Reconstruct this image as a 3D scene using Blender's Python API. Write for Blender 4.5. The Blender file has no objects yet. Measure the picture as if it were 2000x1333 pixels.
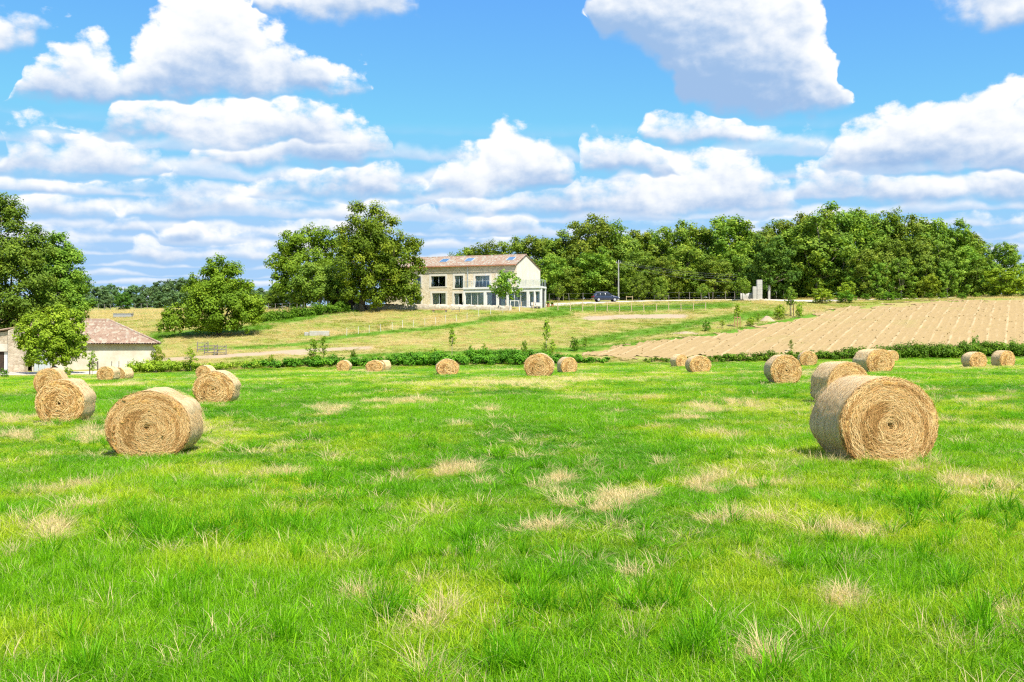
import bpy, math, random
import numpy as np
from mathutils import Vector, Matrix

# ------------------------------------------------------------------ camera, sky, sun, exposure
S = bpy.context.scene
COL = S.collection
F, CX, CY = 2000.0, 1000.0, 666.5          # focal length and optical axis in photograph pixels
cam_d = bpy.data.cameras.new('camera'); cam = bpy.data.objects.new('camera', cam_d); COL.objects.link(cam)
cam_d.sensor_width = 36; cam_d.lens = 36; cam_d.clip_start = 0.1; cam_d.clip_end = 20000
cam.location = (0, 0, 0); cam.rotation_euler = (math.radians(90), 0, 0)
S.camera = cam
SUN_EL, SUN_AZ = math.radians(57), math.radians(148)      # azimuth clockwise from +Y: behind the camera, to the right
S.view_settings.view_transform = 'Standard'; S.view_settings.look = 'None'
S.view_settings.gamma = 1; S.view_settings.use_curve_mapping = False
S.view_settings.exposure = 0.9
S.cycles.max_bounces = 5; S.cycles.diffuse_bounces = 2; S.cycles.transmission_bounces = 2; S.cycles.glossy_bounces = 2; S.cycles.transparent_max_bounces = 8
S.cycles.use_adaptive_sampling = True; S.cycles.adaptive_threshold = 0.02; S.cycles.use_denoising = False; S.cycles.filter_width = 1.25; S.cycles.sample_clamp_indirect = 4
S.cycles.caustics_reflective = False; S.cycles.caustics_refractive = False

def nn(nt, t, **kw):
    n = nt.nodes.new(t)
    for k, v in kw.items():
        setattr(n, k, v)
    return n
def put(nt, sock, v):
    if hasattr(v, 'is_output'): nt.links.new(v, sock)
    elif isinstance(v, (tuple, list)):
        sock.default_value = tuple(v) + ((1,) if len(v) == 3 and len(sock.default_value) == 4 else ())
    else: sock.default_value = v
def mt(nt, op, a, b=0.0, c=0.0, clamp=False):
    n = nn(nt, 'ShaderNodeMath', operation=op, use_clamp=clamp)
    put(nt, n.inputs[0], a); put(nt, n.inputs[1], b); put(nt, n.inputs[2], c)
    return n.outputs[0]
def vm(nt, op, a, b=(0, 0, 0), c=(0, 0, 0)):
    n = nn(nt, 'ShaderNodeVectorMath', operation=op)
    put(nt, n.inputs[0], a); put(nt, n.inputs[1], b); put(nt, n.inputs[2], c)
    return n.outputs['Value'] if op in ('LENGTH', 'DOT_PRODUCT', 'DISTANCE') else n.outputs[0]
def noise(nt, vec, scale, detail=4, rough=0.55, color=False, dist=0.0):
    n = nn(nt, 'ShaderNodeTexNoise'); n.noise_dimensions = '3D'
    if vec is not None: nt.links.new(vec, n.inputs['Vector'])
    n.inputs['Scale'].default_value = scale; n.inputs['Detail'].default_value = detail
    n.inputs['Roughness'].default_value = rough; n.inputs['Distortion'].default_value = dist
    return n.outputs['Color' if color else 'Fac']
def mixc(nt, f, a, b, blend='MIX'):
    n = nn(nt, 'ShaderNodeMix', data_type='RGBA', blend_type=blend, clamp_factor=True)
    put(nt, n.inputs[0], f); put(nt, n.inputs[6], a); put(nt, n.inputs[7], b)
    return n.outputs[2]
def ramp(nt, v, lo, hi, smooth=True):
    n = nn(nt, 'ShaderNodeMapRange', interpolation_type='SMOOTHSTEP' if smooth else 'LINEAR')
    put(nt, n.inputs[0], v); n.inputs[1].default_value = lo; n.inputs[2].default_value = hi
    return n.outputs[0]
def comb(nt, x, y, z):
    n = nn(nt, 'ShaderNodeCombineXYZ')
    put(nt, n.inputs[0], x); put(nt, n.inputs[1], y); put(nt, n.inputs[2], z)
    return n.outputs[0]

# rows of cumulus: each a base line and a top line given along photograph columns, drop = extra slope of the underside
CLOUDS = [
    [(22, 199, 245), (30, 205, 205), (45, 195, 135), (110, 200, 105), (185, 200, 66), (225, 200, 108), (265, 200, 62), (300, 200, 20), (340, 198, -30), (420, 198, -60), (465, 198, -30), (500, 198, 30), (560, 198, 52), (610, 196, 85), (660, 195, 135), (715, 192, 148), (735, 185, 185), (741, 179, 225), (1144, 34, 80), (1150, 40, 40), (1170, 90, -60), (1260, 110, -80), (1320, 160, -80), (1350, 220, -80), (1420, 238, -80), (1540, 240, -60), (1600, 235, 20), (1632, 215, 100), (1645, 200, 200), (1653, 194, 240)],
    [(-400, 90, -10), (-30, 105, 0), (50, 95, 5), (90, 70, 20), (112, 55, 55), (118, 49, 95), (484, 14, 60), (490, 20, 20), (520, 40, -30), (600, 50, -70), (760, 50, -70), (815, 40, -30), (838, 10, 10), (844, 4, 50), (1794, -1, 45), (1800, 5, 5), (1840, 25, -60), (1900, 45, -80), (1975, 72, -80), (2050, 60, -80), (2500, 40, -80)],
    [(170, 262, 262), (172, 256, 302), (225, 282, 192), (420, 300, 180), (620, 300, 186), (690, 300, 225), (725, 292, 285), (733, 286, 330), (1240, 256, 300), (1244, 256, 302), (1250, 262, 262), (1275, 280, 232), (1340, 288, 218), (1400, 290, 234), (1480, 290, 246), (1560, 290, 256), (1615, 285, 284), (1623, 279, 325)],
    [(-8, 339, 385), (0, 345, 250), (55, 345, 250), (95, 346, 276), (180, 346, 262), (225, 346, 257), (265, 346, 268), (310, 345, 290), (350, 340, 338), (356, 334, 380), (374, 319, 365), (380, 325, 285), (450, 330, 265), (540, 330, 245), (620, 330, 228), (700, 328, 232), (755, 318, 258), (761, 312, 358), (809, 294, 340), (815, 300, 340), (1590, 300, 340), (1600, 325, 325), (1640, 345, 245), (1685, 350, 232), (1725, 350, 212), (1825, 350, 196), (1920, 350, 172), (1965, 350, 178), (2010, 350, 160), (2150, 350, 140), (2500, 350, 240)],
    [(807, 374, 420), (815, 380, 380), (850, 385, 325), (905, 390, 300), (945, 390, 290), (975, 390, 245), (1000, 390, 236), (1035, 388, 252), (1060, 380, 262), (1085, 375, 295), (1112, 360, 318), (1120, 340, 340), (1126, 335, 340), (1135, 345, 275), (1185, 350, 262), (1240, 350, 276), (1290, 352, 290), (1340, 352, 330), (1350, 345, 345), (1356, 339, 385), (1514, 389, 435), (1520, 395, 395), (1560, 400, 330), (1640, 402, 300), (1760, 402, 320), (1900, 398, 330), (2100, 400, 310), (2500, 400, 330)],
    [(-400, 376, 350), (60, 376, 345), (180, 376, 352), (300, 376, 350), (360, 372, 368), (470, 388, 380), (520, 392, 350), (600, 395, 338), (690, 396, 318), (760, 396, 326), (810, 394, 345), (850, 388, 385), (860, 425, 380), (960, 425, 360), (1080, 425, 352), (1180, 428, 345), (1290, 430, 325), (1350, 430, 305), (1440, 428, 292), (1480, 425, 310), (1520, 420, 350), (1570, 410, 400), (1578, 404, 450)],
    [(-400, 436, 381), (40, 434, 383), (110, 438, 369), (170, 438, 376), (215, 434, 406), (240, 429, 425), (270, 426, 401), (350, 424, 346), (400, 424, 363), (470, 424, 371), (560, 428, 389), (680, 432, 396), (760, 432, 389), (830, 430, 396), (870, 424, 409), (878, 418, 460)],
    [(-400, 459, 439), (215, 462, 443), (235, 454, 416), (285, 452, 419), (310, 480, 463), (325, 481, 436), (365, 481, 431), (390, 479, 461), (470, 474, 459), (540, 470, 431), (700, 470, 426), (800, 459, 443), (900, 462, 421), (1000, 462, 411), (1060, 459, 441), (1250, 444, 425), (1500, 444, 423), (1900, 434, 416), (1930, 459, 419), (2000, 460, 421), (2300, 460, 421)],
    [(-400, 504, 461), (130, 496, 456), (190, 494, 469), (250, 516, 499), (265, 516, 469), (340, 516, 476), (480, 516, 481), (600, 514, 476), (700, 510, 479), (900, 484, 465), (1300, 474, 459), (1900, 484, 466), (2300, 489, 461)],
]
def build_world():
    W = bpy.data.worlds.new('World'); S.world = W; W.use_nodes = True
    nt = W.node_tree; nt.nodes.clear()
    sky = nn(nt, 'ShaderNodeTexSky', sky_type='NISHITA')
    sky.sun_disc = False; sky.sun_elevation = SUN_EL; sky.sun_rotation = SUN_AZ
    sky.air_density = 1.0; sky.dust_density = 0.2; sky.ozone_density = 4.0; sky.altitude = 300
    tc = nn(nt, 'ShaderNodeTexCoord')
    sp = nn(nt, 'ShaderNodeSeparateXYZ'); nt.links.new(tc.outputs['Generated'], sp.inputs[0])
    x, y, z = sp.outputs
    az = mt(nt, 'ARCTAN2', x, y)
    hyp = mt(nt, 'MAXIMUM', mt(nt, 'SQRT', mt(nt, 'ADD', mt(nt, 'MULTIPLY', x, x), mt(nt, 'MULTIPLY', y, y))), 0.02)
    el = mt(nt, 'DIVIDE', z, hyp)
    A, EM = 0.62, 0.42                          # the cloud field goes on, mirrored, all the way round and overhead
    a = mt(nt, 'SUBTRACT', mt(nt, 'PINGPONG', mt(nt, 'ADD', az, A), 2 * A), A)
    e = mt(nt, 'PINGPONG', el, EM)
    P = comb(nt, a, e, 0.0)
    def ns(vec, scale, detail, rough, color=False):
        o = noise(nt, vec, scale, detail, rough, color); o.node.noise_dimensions = '2D'; return o
    def shade_bias(row, p):           # painted shading: the tall thick cloud right of the middle greyed, its right rim brightened
        return float(np.interp(p, [0.50, 0.545, 0.60, 0.70, 0.735, 0.76, 0.78], [0, -0.15, -0.26, -0.28, -0.05, 0.3, 0])) if row is CLOUDS[0] else 0.0
    def macro(P):
        s2 = nn(nt, 'ShaderNodeSeparateXYZ'); nt.links.new(P, s2.inputs[0])
        pos = mt(nt, 'MULTIPLY_ADD', s2.outputs[0], 1 / (2 * A), 0.5); e = s2.outputs[1]; best = None
        for row in CLOUDS:
            rp = nn(nt, 'ShaderNodeValToRGB'); cr = rp.color_ramp; cr.interpolation = 'EASE'
            stops = []
            for px, b, t in row:
                u = (px - CX) / F; c = math.sqrt(1 + u * u)
                stops.append(((math.atan(u) + A) / (2 * A), (CY - b) / F / c / EM, (CY - t) / F / c / EM))
            stops = [q for q in stops if 0 <= q[0] <= 1]
            b0, b1 = stops[0], stops[-1]
            while len(cr.elements) > 1: cr.elements.remove(cr.elements[-1])
            for i, (p, b, t) in enumerate(stops):
                el_ = cr.elements[0] if i == 0 else cr.elements.new(p)
                el_.position = p; el_.color = (b, min(t, 1.2), 1.0 + shade_bias(row, p), 1)
            nt.links.new(pos, rp.inputs[0])
            sc = nn(nt, 'ShaderNodeSeparateColor'); nt.links.new(rp.outputs[0], sc.inputs[0])
            lo = mt(nt, 'MULTIPLY_ADD', sc.outputs[0], -EM * 2.2, mt(nt, 'MULTIPLY', e, 2.2))
            hi = mt(nt, 'MULTIPLY_ADD', sc.outputs[1], EM, mt(nt, 'MULTIPLY', e, -1.0))
            d = mt(nt, 'MINIMUM', lo, hi)
            # height within the cloud: 0 at the flat base, 1 at the top
            t = mt(nt, 'DIVIDE', lo, mt(nt, 'MAXIMUM', mt(nt, 'MULTIPLY_ADD', hi, 2.2, lo), 0.004))
            if row is CLOUDS[0]: t = mt(nt, 'ADD', t, mt(nt, 'SUBTRACT', sc.outputs[2], 1.0))
            if best is None: best, tt = d, t
            else:
                w = mt(nt, 'MULTIPLY_ADD', mt(nt, 'SUBTRACT', d, best), 120.0, 0.5, clamp=True)
                tt = mt(nt, 'MULTIPLY_ADD', mt(nt, 'SUBTRACT', t, tt), w, tt); best = mt(nt, 'SMOOTH_MAX', best, d, 0.003)
        return best, tt
    def fluff(P):
        T = vm(nt, 'MULTIPLY', P, (1.0, 1.4, 1.0))
        f1 = ns(T, 17, 8, 0.60)
        vo = nn(nt, 'ShaderNodeTexVoronoi', feature='F1', voronoi_dimensions='2D'); vo.inputs['Scale'].default_value = 46
        wv = vm(nt, 'MULTIPLY_ADD', ns(T, 30, 3, 0.55, True), (0.03, 0.03, 0), T)
        nt.links.new(wv, vo.inputs['Vector'])
        d = mt(nt, 'MULTIPLY', mt(nt, 'SUBTRACT', f1, 0.5), 0.078)
        return mt(nt, 'MULTIPLY_ADD', mt(nt, 'SUBTRACT', 0.42, vo.outputs['Distance']), 0.017, d)
    wc = ns(P, 16, 3, 0.55, True)
    # farther rows near the horizon are smaller, so their edges wander less
    amp = mt(nt, 'MULTIPLY_ADD', e, 2.6, 0.32, clamp=True)
    w1 = vm(nt, 'MULTIPLY', vm(nt, 'SUBTRACT', wc, (0.5, 0.5, 0.5)), (0.055, 0.030, 0))
    Q = vm(nt, 'ADD', P, vm(nt, 'MULTIPLY', w1, comb(nt, amp, amp, 0.0)))
    M0, tt = macro(Q)
    f0, f1 = fluff(P), fluff(vm(nt, 'ADD', P, (0.0045, 0.0065, 0)))
    D0 = mt(nt, 'MULTIPLY_ADD', f0, amp, M0)
    soft = mt(nt, 'MULTIPLY_ADD', mt(nt, 'SUBTRACT', 1.0, tt, clamp=True), 0.034, 0.013)
    alpha = ramp(nt, mt(nt, 'DIVIDE', mt(nt, 'ADD', D0, 0.006), soft), 0.0, 1.0)
    big = mt(nt, 'MULTIPLY', mt(nt, 'SUBTRACT', ns(vm(nt, 'MULTIPLY', P, (1, 1.8, 1)), 9, 4, 0.55), 0.5), 0.95)
    g = mt(nt, 'ADD', mt(nt, 'MULTIPLY_ADD', tt, 1.25, big), mt(nt, 'MULTIPLY', mt(nt, 'SUBTRACT', f0, f1), 10.5))
    lit = ramp(nt, mt(nt, 'ADD', 0.02, g), -0.05, 1.0)
    ccol = mixc(nt, lit, CLOUD_SHADE, CLOUD_LIT)
    tint = vm(nt, 'MINIMUM', mixc(nt, 1.0, sky.outputs[0], SKY_TINT, 'MULTIPLY'), (3.1, 4.95, 7.4))
    # packed rows of small flat-based cumulus low over the horizon, closer together with distance
    sq = nn(nt, 'ShaderNodeSeparateXYZ'); nt.links.new(Q, sq.inputs[0])
    row = mt(nt, 'MULTIPLY', mt(nt, 'LOGARITHM', mt(nt, 'MAXIMUM', mt(nt, 'MULTIPLY_ADD', mt(nt, 'SUBTRACT', sq.outputs[1], e), 0.5, e), 0.012), math.e), 7.4)
    fl = mt(nt, 'FLOOR', row); fr = mt(nt, 'SUBTRACT', row, fl)
    top = mt(nt, 'MULTIPLY_ADD', ns(comb(nt, mt(nt, 'MULTIPLY', sq.outputs[0], 8.5), mt(nt, 'MULTIPLY', fl, 3.71), 0.0), 1.0, 3, 0.6), 2.3, -0.45)
    dl = mt(nt, 'MULTIPLY_ADD', f0, 7.0, mt(nt, 'MINIMUM', mt(nt, 'MULTIPLY', fr, 2.2), mt(nt, 'SUBTRACT', top, fr)))
    band = mt(nt, 'MULTIPLY', ramp(nt, dl, -0.02, 0.42), mt(nt, 'MULTIPLY', ramp(nt, e, 0.215, 0.165), 0.88))
    blit = ramp(nt, mt(nt, 'MULTIPLY_ADD', mt(nt, 'SUBTRACT', f0, f1), 9.0, mt(nt, 'DIVIDE', fr, mt(nt, 'MAXIMUM', top, 0.3))), 0.05, 0.85)
    tint = mixc(nt, band, tint, mixc(nt, blit, (3.9, 5.3, 7.2), (7.5, 7.7, 8.0)))
    col = mixc(nt, alpha, tint, ccol)
    bg = nn(nt, 'ShaderNodeBackground'); bg.inputs[1].default_value = 0.07
    nt.links.new(col, bg.inputs[0])
    out = nn(nt, 'ShaderNodeOutputWorld'); nt.links.new(bg.outputs[0], out.inputs[0])
    W.cycles.sampling_method = 'NONE'
CLOUD_SHADE, CLOUD_LIT, SKY_TINT = (2.7, 4.1, 6.3), (7.9, 8.0, 8.1), (0.80, 1.40, 2.50)
build_world()
sun_d = bpy.data.lights.new('sun', 'SUN'); sun = bpy.data.objects.new('sun', sun_d); COL.objects.link(sun)
sun_d.energy = 4.6; sun_d.angle = math.radians(0.53); sun_d.color = (1.0, 0.955, 0.88)
sd = Vector((math.cos(SUN_EL) * math.sin(SUN_AZ), math.cos(SUN_EL) * math.cos(SUN_AZ), math.sin(SUN_EL)))
sun.rotation_euler = sd.to_track_quat('Z', 'Y').to_euler()

# ------------------------------------------------------------------ helpers: objects
def tag(o, label=None, cat=None, group=None, kind=None):
    if label: o['label'] = label
    if cat: o['category'] = cat
    if group: o['group'] = group
    if kind: o['kind'] = kind
    return o
def link(name, data, parent=None, mat=None):
    o = bpy.data.objects.new(name, data); COL.objects.link(o)
    if parent is not None: o.parent = parent
    if mat is not None and data is not None and not data.materials: data.materials.append(mat)
    return o
def thing(name, label, cat, loc=(0, 0, 0), rz=0.0, group=None):
    o = bpy.data.objects.new(name, None); COL.objects.link(o)
    o.location = loc; o.rotation_euler = (0, 0, rz); o.empty_display_size = 0.3
    return tag(o, label, cat, group)
def mesh_np(name, V, Fc, k=4, attrs=None, smooth=False, face_attrs=None):
    """V (n,3), Fc (m,k) index array."""
    V = np.asarray(V, np.float32); Fc = np.asarray(Fc, np.int32)
    me = bpy.data.meshes.new(name)
    me.vertices.add(len(V)); me.vertices.foreach_set('co', V.ravel())
    m = len(Fc)
    me.loops.add(m * k); me.loops.foreach_set('vertex_index', Fc.ravel())
    me.polygons.add(m); me.polygons.foreach_set('loop_start', np.arange(0, m * k, k, dtype=np.int32))
    if smooth: me.polygons.foreach_set('use_smooth', np.ones(m, bool))
    for dom, dct in (('POINT', attrs), ('FACE', face_attrs)):
        for an, av in (dct or {}).items():
            av = np.asarray(av, np.float32)
            if av.ndim == 1:
                at = me.attributes.new(an, 'FLOAT', dom); at.data.foreach_set('value', av)
            else:
                at = me.attributes.new(an, 'FLOAT_COLOR', dom)
                if av.shape[1] == 3: av = np.hstack([av, np.ones((len(av), 1), np.float32)])
                at.data.foreach_set('color', av.ravel())
    me.update(calc_edges=True); me.validate()
    return me
class MB:
    """collects simple solids into one mesh"""
    def __init__(s): s.v = []; s.f = []
    def poly(s, pts):
        n = len(s.v); s.v += [tuple(p) for p in pts]; s.f.append(tuple(range(n, n + len(pts)))); return s
    def box(s, x0, x1, y0, y1, z0, z1):
        n = len(s.v)
        s.v += [(x0, y0, z0), (x1, y0, z0), (x1, y1, z0), (x0, y1, z0), (x0, y0, z1), (x1, y0, z1), (x1, y1, z1), (x0, y1, z1)]
        s.f += [tuple(n + i for i in q) for q in ((3, 2, 1, 0), (4, 5, 6, 7), (0, 1, 5, 4), (1, 2, 6, 5), (2, 3, 7, 6), (3, 0, 4, 7))]
        return s
    def tube(s, pts, rad, sides=6, cap=True):
        pts = [Vector(p) for p in pts]; n0 = len(s.v); m = len(pts)
        if not hasattr(rad, '__len__'): rad = [rad] * m
        for i, p in enumerate(pts):
            t = (pts[min(i + 1, m - 1)] - pts[max(i - 1, 0)]).normalized()
            a = t.cross(Vector((0.31, 0.95, 0.05)) if abs(t.y) < 0.9 else Vector((1, 0, 0))).normalized(); b = t.cross(a)
            for k in range(sides):
                w = 2 * math.pi * k / sides
                s.v.append(tuple(p + (a * math.cos(w) + b * math.sin(w)) * rad[i]))
        for i in range(m - 1):
            for k in range(sides):
                k2 = (k + 1) % sides
                s.f.append((n0 + i * sides + k, n0 + i * sides + k2, n0 + (i + 1) * sides + k2, n0 + (i + 1) * sides + k))
        if cap:
            s.f.append(tuple(n0 + k for k in range(sides - 1, -1, -1)))
            s.f.append(tuple(n0 + (m - 1) * sides + k for k in range(sides)))
        return s
    def prism(s, outline, y0, y1):
        """outline of (x, z) extruded along y"""
        n = len(s.v); m = len(outline)
        s.v += [(x, y0, z) for x, z in outline] + [(x, y1, z) for x, z in outline]
        s.f.append(tuple(n + i for i in range(m))); s.f.append(tuple(n + m + i for i in range(m - 1, -1, -1)))
        for i in range(m):
            j = (i + 1) % m
            s.f.append((n + j, n + i, n + m + i, n + m + j))
        return s
    def mesh(s, name, smooth=False):
        me = bpy.data.meshes.new(name); me.from_pydata(s.v, [], s.f); me.update()
        if smooth: me.polygons.foreach_set('use_smooth', [True] * len(me.polygons))
        return me
    def build(s, name, mat, parent=None, smooth=False):
        return link(name, s.mesh(name, smooth), parent, mat)
def bevel(o, w=0.02, seg=2):
    m = o.modifiers.new('bevel', 'BEVEL'); m.width = w; m.segments = seg; m.limit_method = 'ANGLE'
    return o
def copy_tree(o, parent=None):
    c = o.copy(); COL.objects.link(c); c.parent = parent
    for ch in list(o.children): copy_tree(ch, c)
    return c

# ------------------------------------------------------------------ terrain
def field_z(X, Y):
    return np.interp(Y, [-60, 0, 20, 45, 75, 100, 120, 200], [-1.75, -1.72, -1.95, -1.92, -2.35, -2.72, -2.95, -3.3]) + 0.0153 * X
# columns of the hillside: photograph column -> distance : row where the ground shows
COLS = {
    -300: (88, [(100, 735), (112, 724), (130, 690), (160, 650), (200, 618), (260, 603), (320, 600)]),
    0:    (92, [(104, 727), (114, 716), (130, 690), (160, 645), (200, 614), (260, 601), (320, 598)]),
    250:  (100, [(106, 724), (114, 706), (122, 682), (130, 664), (145, 642), (160, 628), (195, 608), (230, 603), (300, 600)]),
    430:  (105, [(108, 716), (113, 699), (118, 682), (130, 652), (145, 632), (160, 615), (190, 604), (230, 602), (300, 600)]),
    600:  (108, [(111, 708), (115, 694), (125, 668), (140, 638), (150, 622), (160, 605.5), (180, 603.5), (260, 600), (300, 599)]),
    800:  (110, [(113, 708), (117, 695), (130, 662), (145, 625), (156, 607), (161, 598), (168, 597.8), (200, 597), (300, 598)]),
    1000: (112, [(115, 706), (118, 696), (130, 666), (145, 631), (156, 606), (162, 597.5), (170, 596), (185, 591), (220, 587), (300, 585)]),
    1200: (113, [(116, 704), (119, 695), (130, 666), (145, 632), (158, 613), (168, 600), (176, 590.5), (182, 589), (195, 586), (300, 583)]),
    1400: (114, [(117, 702), (120, 692), (130, 665), (145, 634), (160, 608), (175, 590), (190, 585), (230, 582), (300, 581)]),
    1650: (116, [(119, 694), (122, 684), (130, 662), (145, 632), (160, 608), (168, 598), (180, 586), (200, 582), (300, 580)]),
    2000: (118, [(121, 690), (124, 680), (130, 660), (145, 622), (160, 597), (170, 584), (180, 580), (200, 577), (300, 575)]),
    2400: (118, [(121, 690), (124, 680), (130, 658), (145, 618), (160, 592), (170, 579), (180, 575), (200, 572), (300, 570)]),
}
TU = np.linspace(-1.6, 1.6, 161); TY = np.arange(0, 401, 1.0)
def make_table():
    pxs = sorted(COLS); T = np.zeros((len(pxs), len(TY))); EDG = np.zeros(len(pxs))
    for i, px in enumerate(pxs):
        ye, pts = COLS[px]; u = (px - CX) / F; EDG[i] = ye
        yy = [ye] + [p[0] for p in pts]; zz = [float(field_z(u * ye, ye))] + [(CY - p[1]) * p[0] / F for p in pts]
        z = np.interp(TY, yy, zz)
        T[i] = np.where(TY <= ye, 0, z)
    us = np.array([(p - CX) / F for p in pxs])
    Z = np.zeros((len(TU), len(TY)))
    for j, Y in enumerate(TY):
        hill = np.interp(TU, us, T[:, j]); e = np.interp(TU, us, EDG)
        # columns still inside the field at this distance borrow the field height
        col = np.where(TY[j] <= EDG, field_z(us * Y, Y), T[:, j])
        hill = np.interp(TU, us, col)
        Z[:, j] = np.where(Y <= e, field_z(TU * Y, Y), hill)
    k = np.exp(-0.5 * (np.arange(-6, 7) / 2.2) ** 2); k /= k.sum()
    Zs = Z.copy()
    for i in range(len(TU)): Zs[i] = np.convolve(np.pad(Z[i], 6, mode='edge'), k, 'valid')
    k2 = np.exp(-0.5 * (np.arange(-4, 5) / 1.8) ** 2); k2 /= k2.sum()
    for j in range(len(TY)): Zs[:, j] = np.convolve(np.pad(Zs[:, j], 4, mode='edge'), k2, 'valid')
    return Zs, np.interp(TU, us, EDG)
TZ, TEDGE = make_table()
_r = np.random.default_rng(5)
BW = [(a * math.cos(t), a * math.sin(t), ph, am) for a, t, ph, am in zip(_r.uniform(0.25, 2.2, 22), _r.uniform(0, 6.28, 22), _r.uniform(0, 6.28, 22), _r.uniform(0.3, 1, 22))]
def bump(X, Y):
    s = 0
    for kx, ky, ph, am in BW: s = s + am * np.sin(kx * X + ky * Y + ph) / (0.6 + math.hypot(kx, ky))
    return s * 0.012
def zf(X, Y):
    X = np.asarray(X, float); Y = np.asarray(Y, float)
    Yc = np.clip(Y, 1.0, 399.9)
    u = np.clip(X / Yc, -1.599, 1.599)
    fu = (u + 1.6) / 3.2 * (len(TU) - 1); i = np.clip(fu.astype(int), 0, len(TU) - 2); fu = fu - i
    j = np.clip(Yc.astype(int), 0, len(TY) - 2); fy = Yc - j
    z = (TZ[i, j] * (1 - fu) + TZ[i + 1, j] * fu) * (1 - fy) + (TZ[i, j + 1] * (1 - fu) + TZ[i + 1, j + 1] * fu) * fy
    near = np.clip((Y - 60) / 20, 0, 1)
    z = field_z(X, np.minimum(Y, 200)) * (1 - near) + z * near
    return z + bump(X, Y) * np.clip((130 - Y) / 60 + 0.6, 0.5, 1)
def zs(x, y): return float(zf(np.array([x]), np.array([y]))[0])
def at(px, Y, dz=0.0):
    x = (px - CX) / F * Y
    return Vector((x, Y, zs(x, Y) + dz))
def hit(px, py, lo=4.0):
    Y = np.linspace(lo, 390, 6000); X = (px - CX) / F * Y
    p = CY - F * zf(X, Y) / Y
    k = np.argmax(p <= py)
    return Vector((X[k], Y[k], zs(X[k], Y[k])))
def pix(X, Y, Z=None):
    Z = zf(X, Y) if Z is None else Z
    Ys = np.maximum(Y, 1.0)
    return CX + F * X / Ys, CY - F * Z / Ys
def edge_y(X, Y): return np.interp(np.clip(X / np.maximum(Y, 1), -1.6, 1.6), TU, TEDGE)
def in_poly(px, py, poly):
    inside = np.zeros(px.shape, bool); n = len(poly)
    for i in range(n):
        x0, y0 = poly[i]; x1, y1 = poly[(i + 1) % n]
        c = ((y0 > py) != (y1 > py)) & (px < (x1 - x0) * (py - y0) / (y1 - y0 + 1e-9) + x0)
        inside ^= c
    return inside
def near_line(px, py, line, w, squash=3.0):
    """1 on the line, 0 at w pixel rows away"""
    d = np.full(px.shape, 1e9)
    for (x0, y0), (x1, y1) in zip(line[:-1], line[1:]):
        ax, ay, bx, by = x0 / squash, y0, x1 / squash, y1
        t = np.clip(((px / squash - ax) * (bx - ax) + (py - ay) * (by - ay)) / ((bx - ax) ** 2 + (by - ay) ** 2), 0, 1)
        d = np.minimum(d, np.hypot(px / squash - ax - t * (bx - ax), py - ay - t * (by - ay)))
    return np.clip(1 - d / w, 0, 1)
class Noise2:
    def __init__(s, seed, n=40, lo=0.6, hi=1.6):
        r = np.random.default_rng(seed); a = r.uniform(lo, hi, n); t = r.uniform(0, 6.283, n)
        s.kx = a * np.cos(t); s.ky = a * np.sin(t); s.ph = r.uniform(0, 6.283, n)
    def __call__(s, X, Y, sc):
        out = np.zeros(np.shape(X))
        for kx, ky, ph in zip(s.kx, s.ky, s.ph): out += np.sin((kx * X + ky * Y) / sc * 6.283 * 0.5 + ph)
        return out / math.sqrt(len(s.kx) / 2)
N1, N2, N3 = Noise2(1), Noise2(2), Noise2(3)

PLOUGH = [(1120, 693), (1200, 699), (1300, 700), (1450, 700), (1600, 697), (1750, 692), (2000, 684), (2400, 676), (2400, 574), (2000, 583), (1850, 586.5), (1750, 592),
          (1650, 601), (1560, 621), (1450, 643), (1380, 655), (1280, 668), (1190, 681)]
TRACKS = [([(250, 700), (320, 703), (400, 698), (480, 693), (620, 684), (720, 680)], 5.0), ([(1150, 622), (1230, 619), (1330, 618)], 6.5), ([(560, 691), (600, 693)], 3)]
LUSH = [([(500, 628), (600, 620), (690, 608)], 13), ([(1140, 668), (1230, 655), (1320, 640), (1400, 626), (1500, 613)], 12), ([(640, 662), (740, 651), (860, 640), (990, 622)], 6),
        ([(1080, 604), (1250, 603), (1420, 597)], 8), ([(1000, 690), (1200, 676), (1400, 654), (1560, 622), (1650, 605)], 5), ([(280, 690), (310, 655), (520, 640)], 9), ([(950, 625), (1100, 612)], 10),
        ([(690, 696), (900, 690), (1160, 684)], 7), ([(400, 683), (520, 678), (640, 668)], 5)]
DRY = [([(1190, 664), (1300, 648), (1380, 636), (1490, 616)], 5), ([(640, 616), (760, 612), (900, 625)], 8), ([(680, 678), (900, 672), (1010, 668)], 9), ([(170, 612), (300, 612)], 10)]
def zones(X, Y):
    px, py = pix(X, Y)
    past = np.clip((Y - edge_y(X, Y)) / 2.0, 0, 1)
    tr = np.zeros(X.shape); lu = np.zeros(X.shape); dr = np.zeros(X.shape)
    for l, w in TRACKS: tr = np.maximum(tr, near_line(px, py, l, w))
    for l, w in LUSH: lu = np.maximum(lu, near_line(px, py, l, w))
    for l, w in DRY: dr = np.maximum(dr, near_line(px, py, l, w))
    return past, tr * past, lu * past, dr * past

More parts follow.
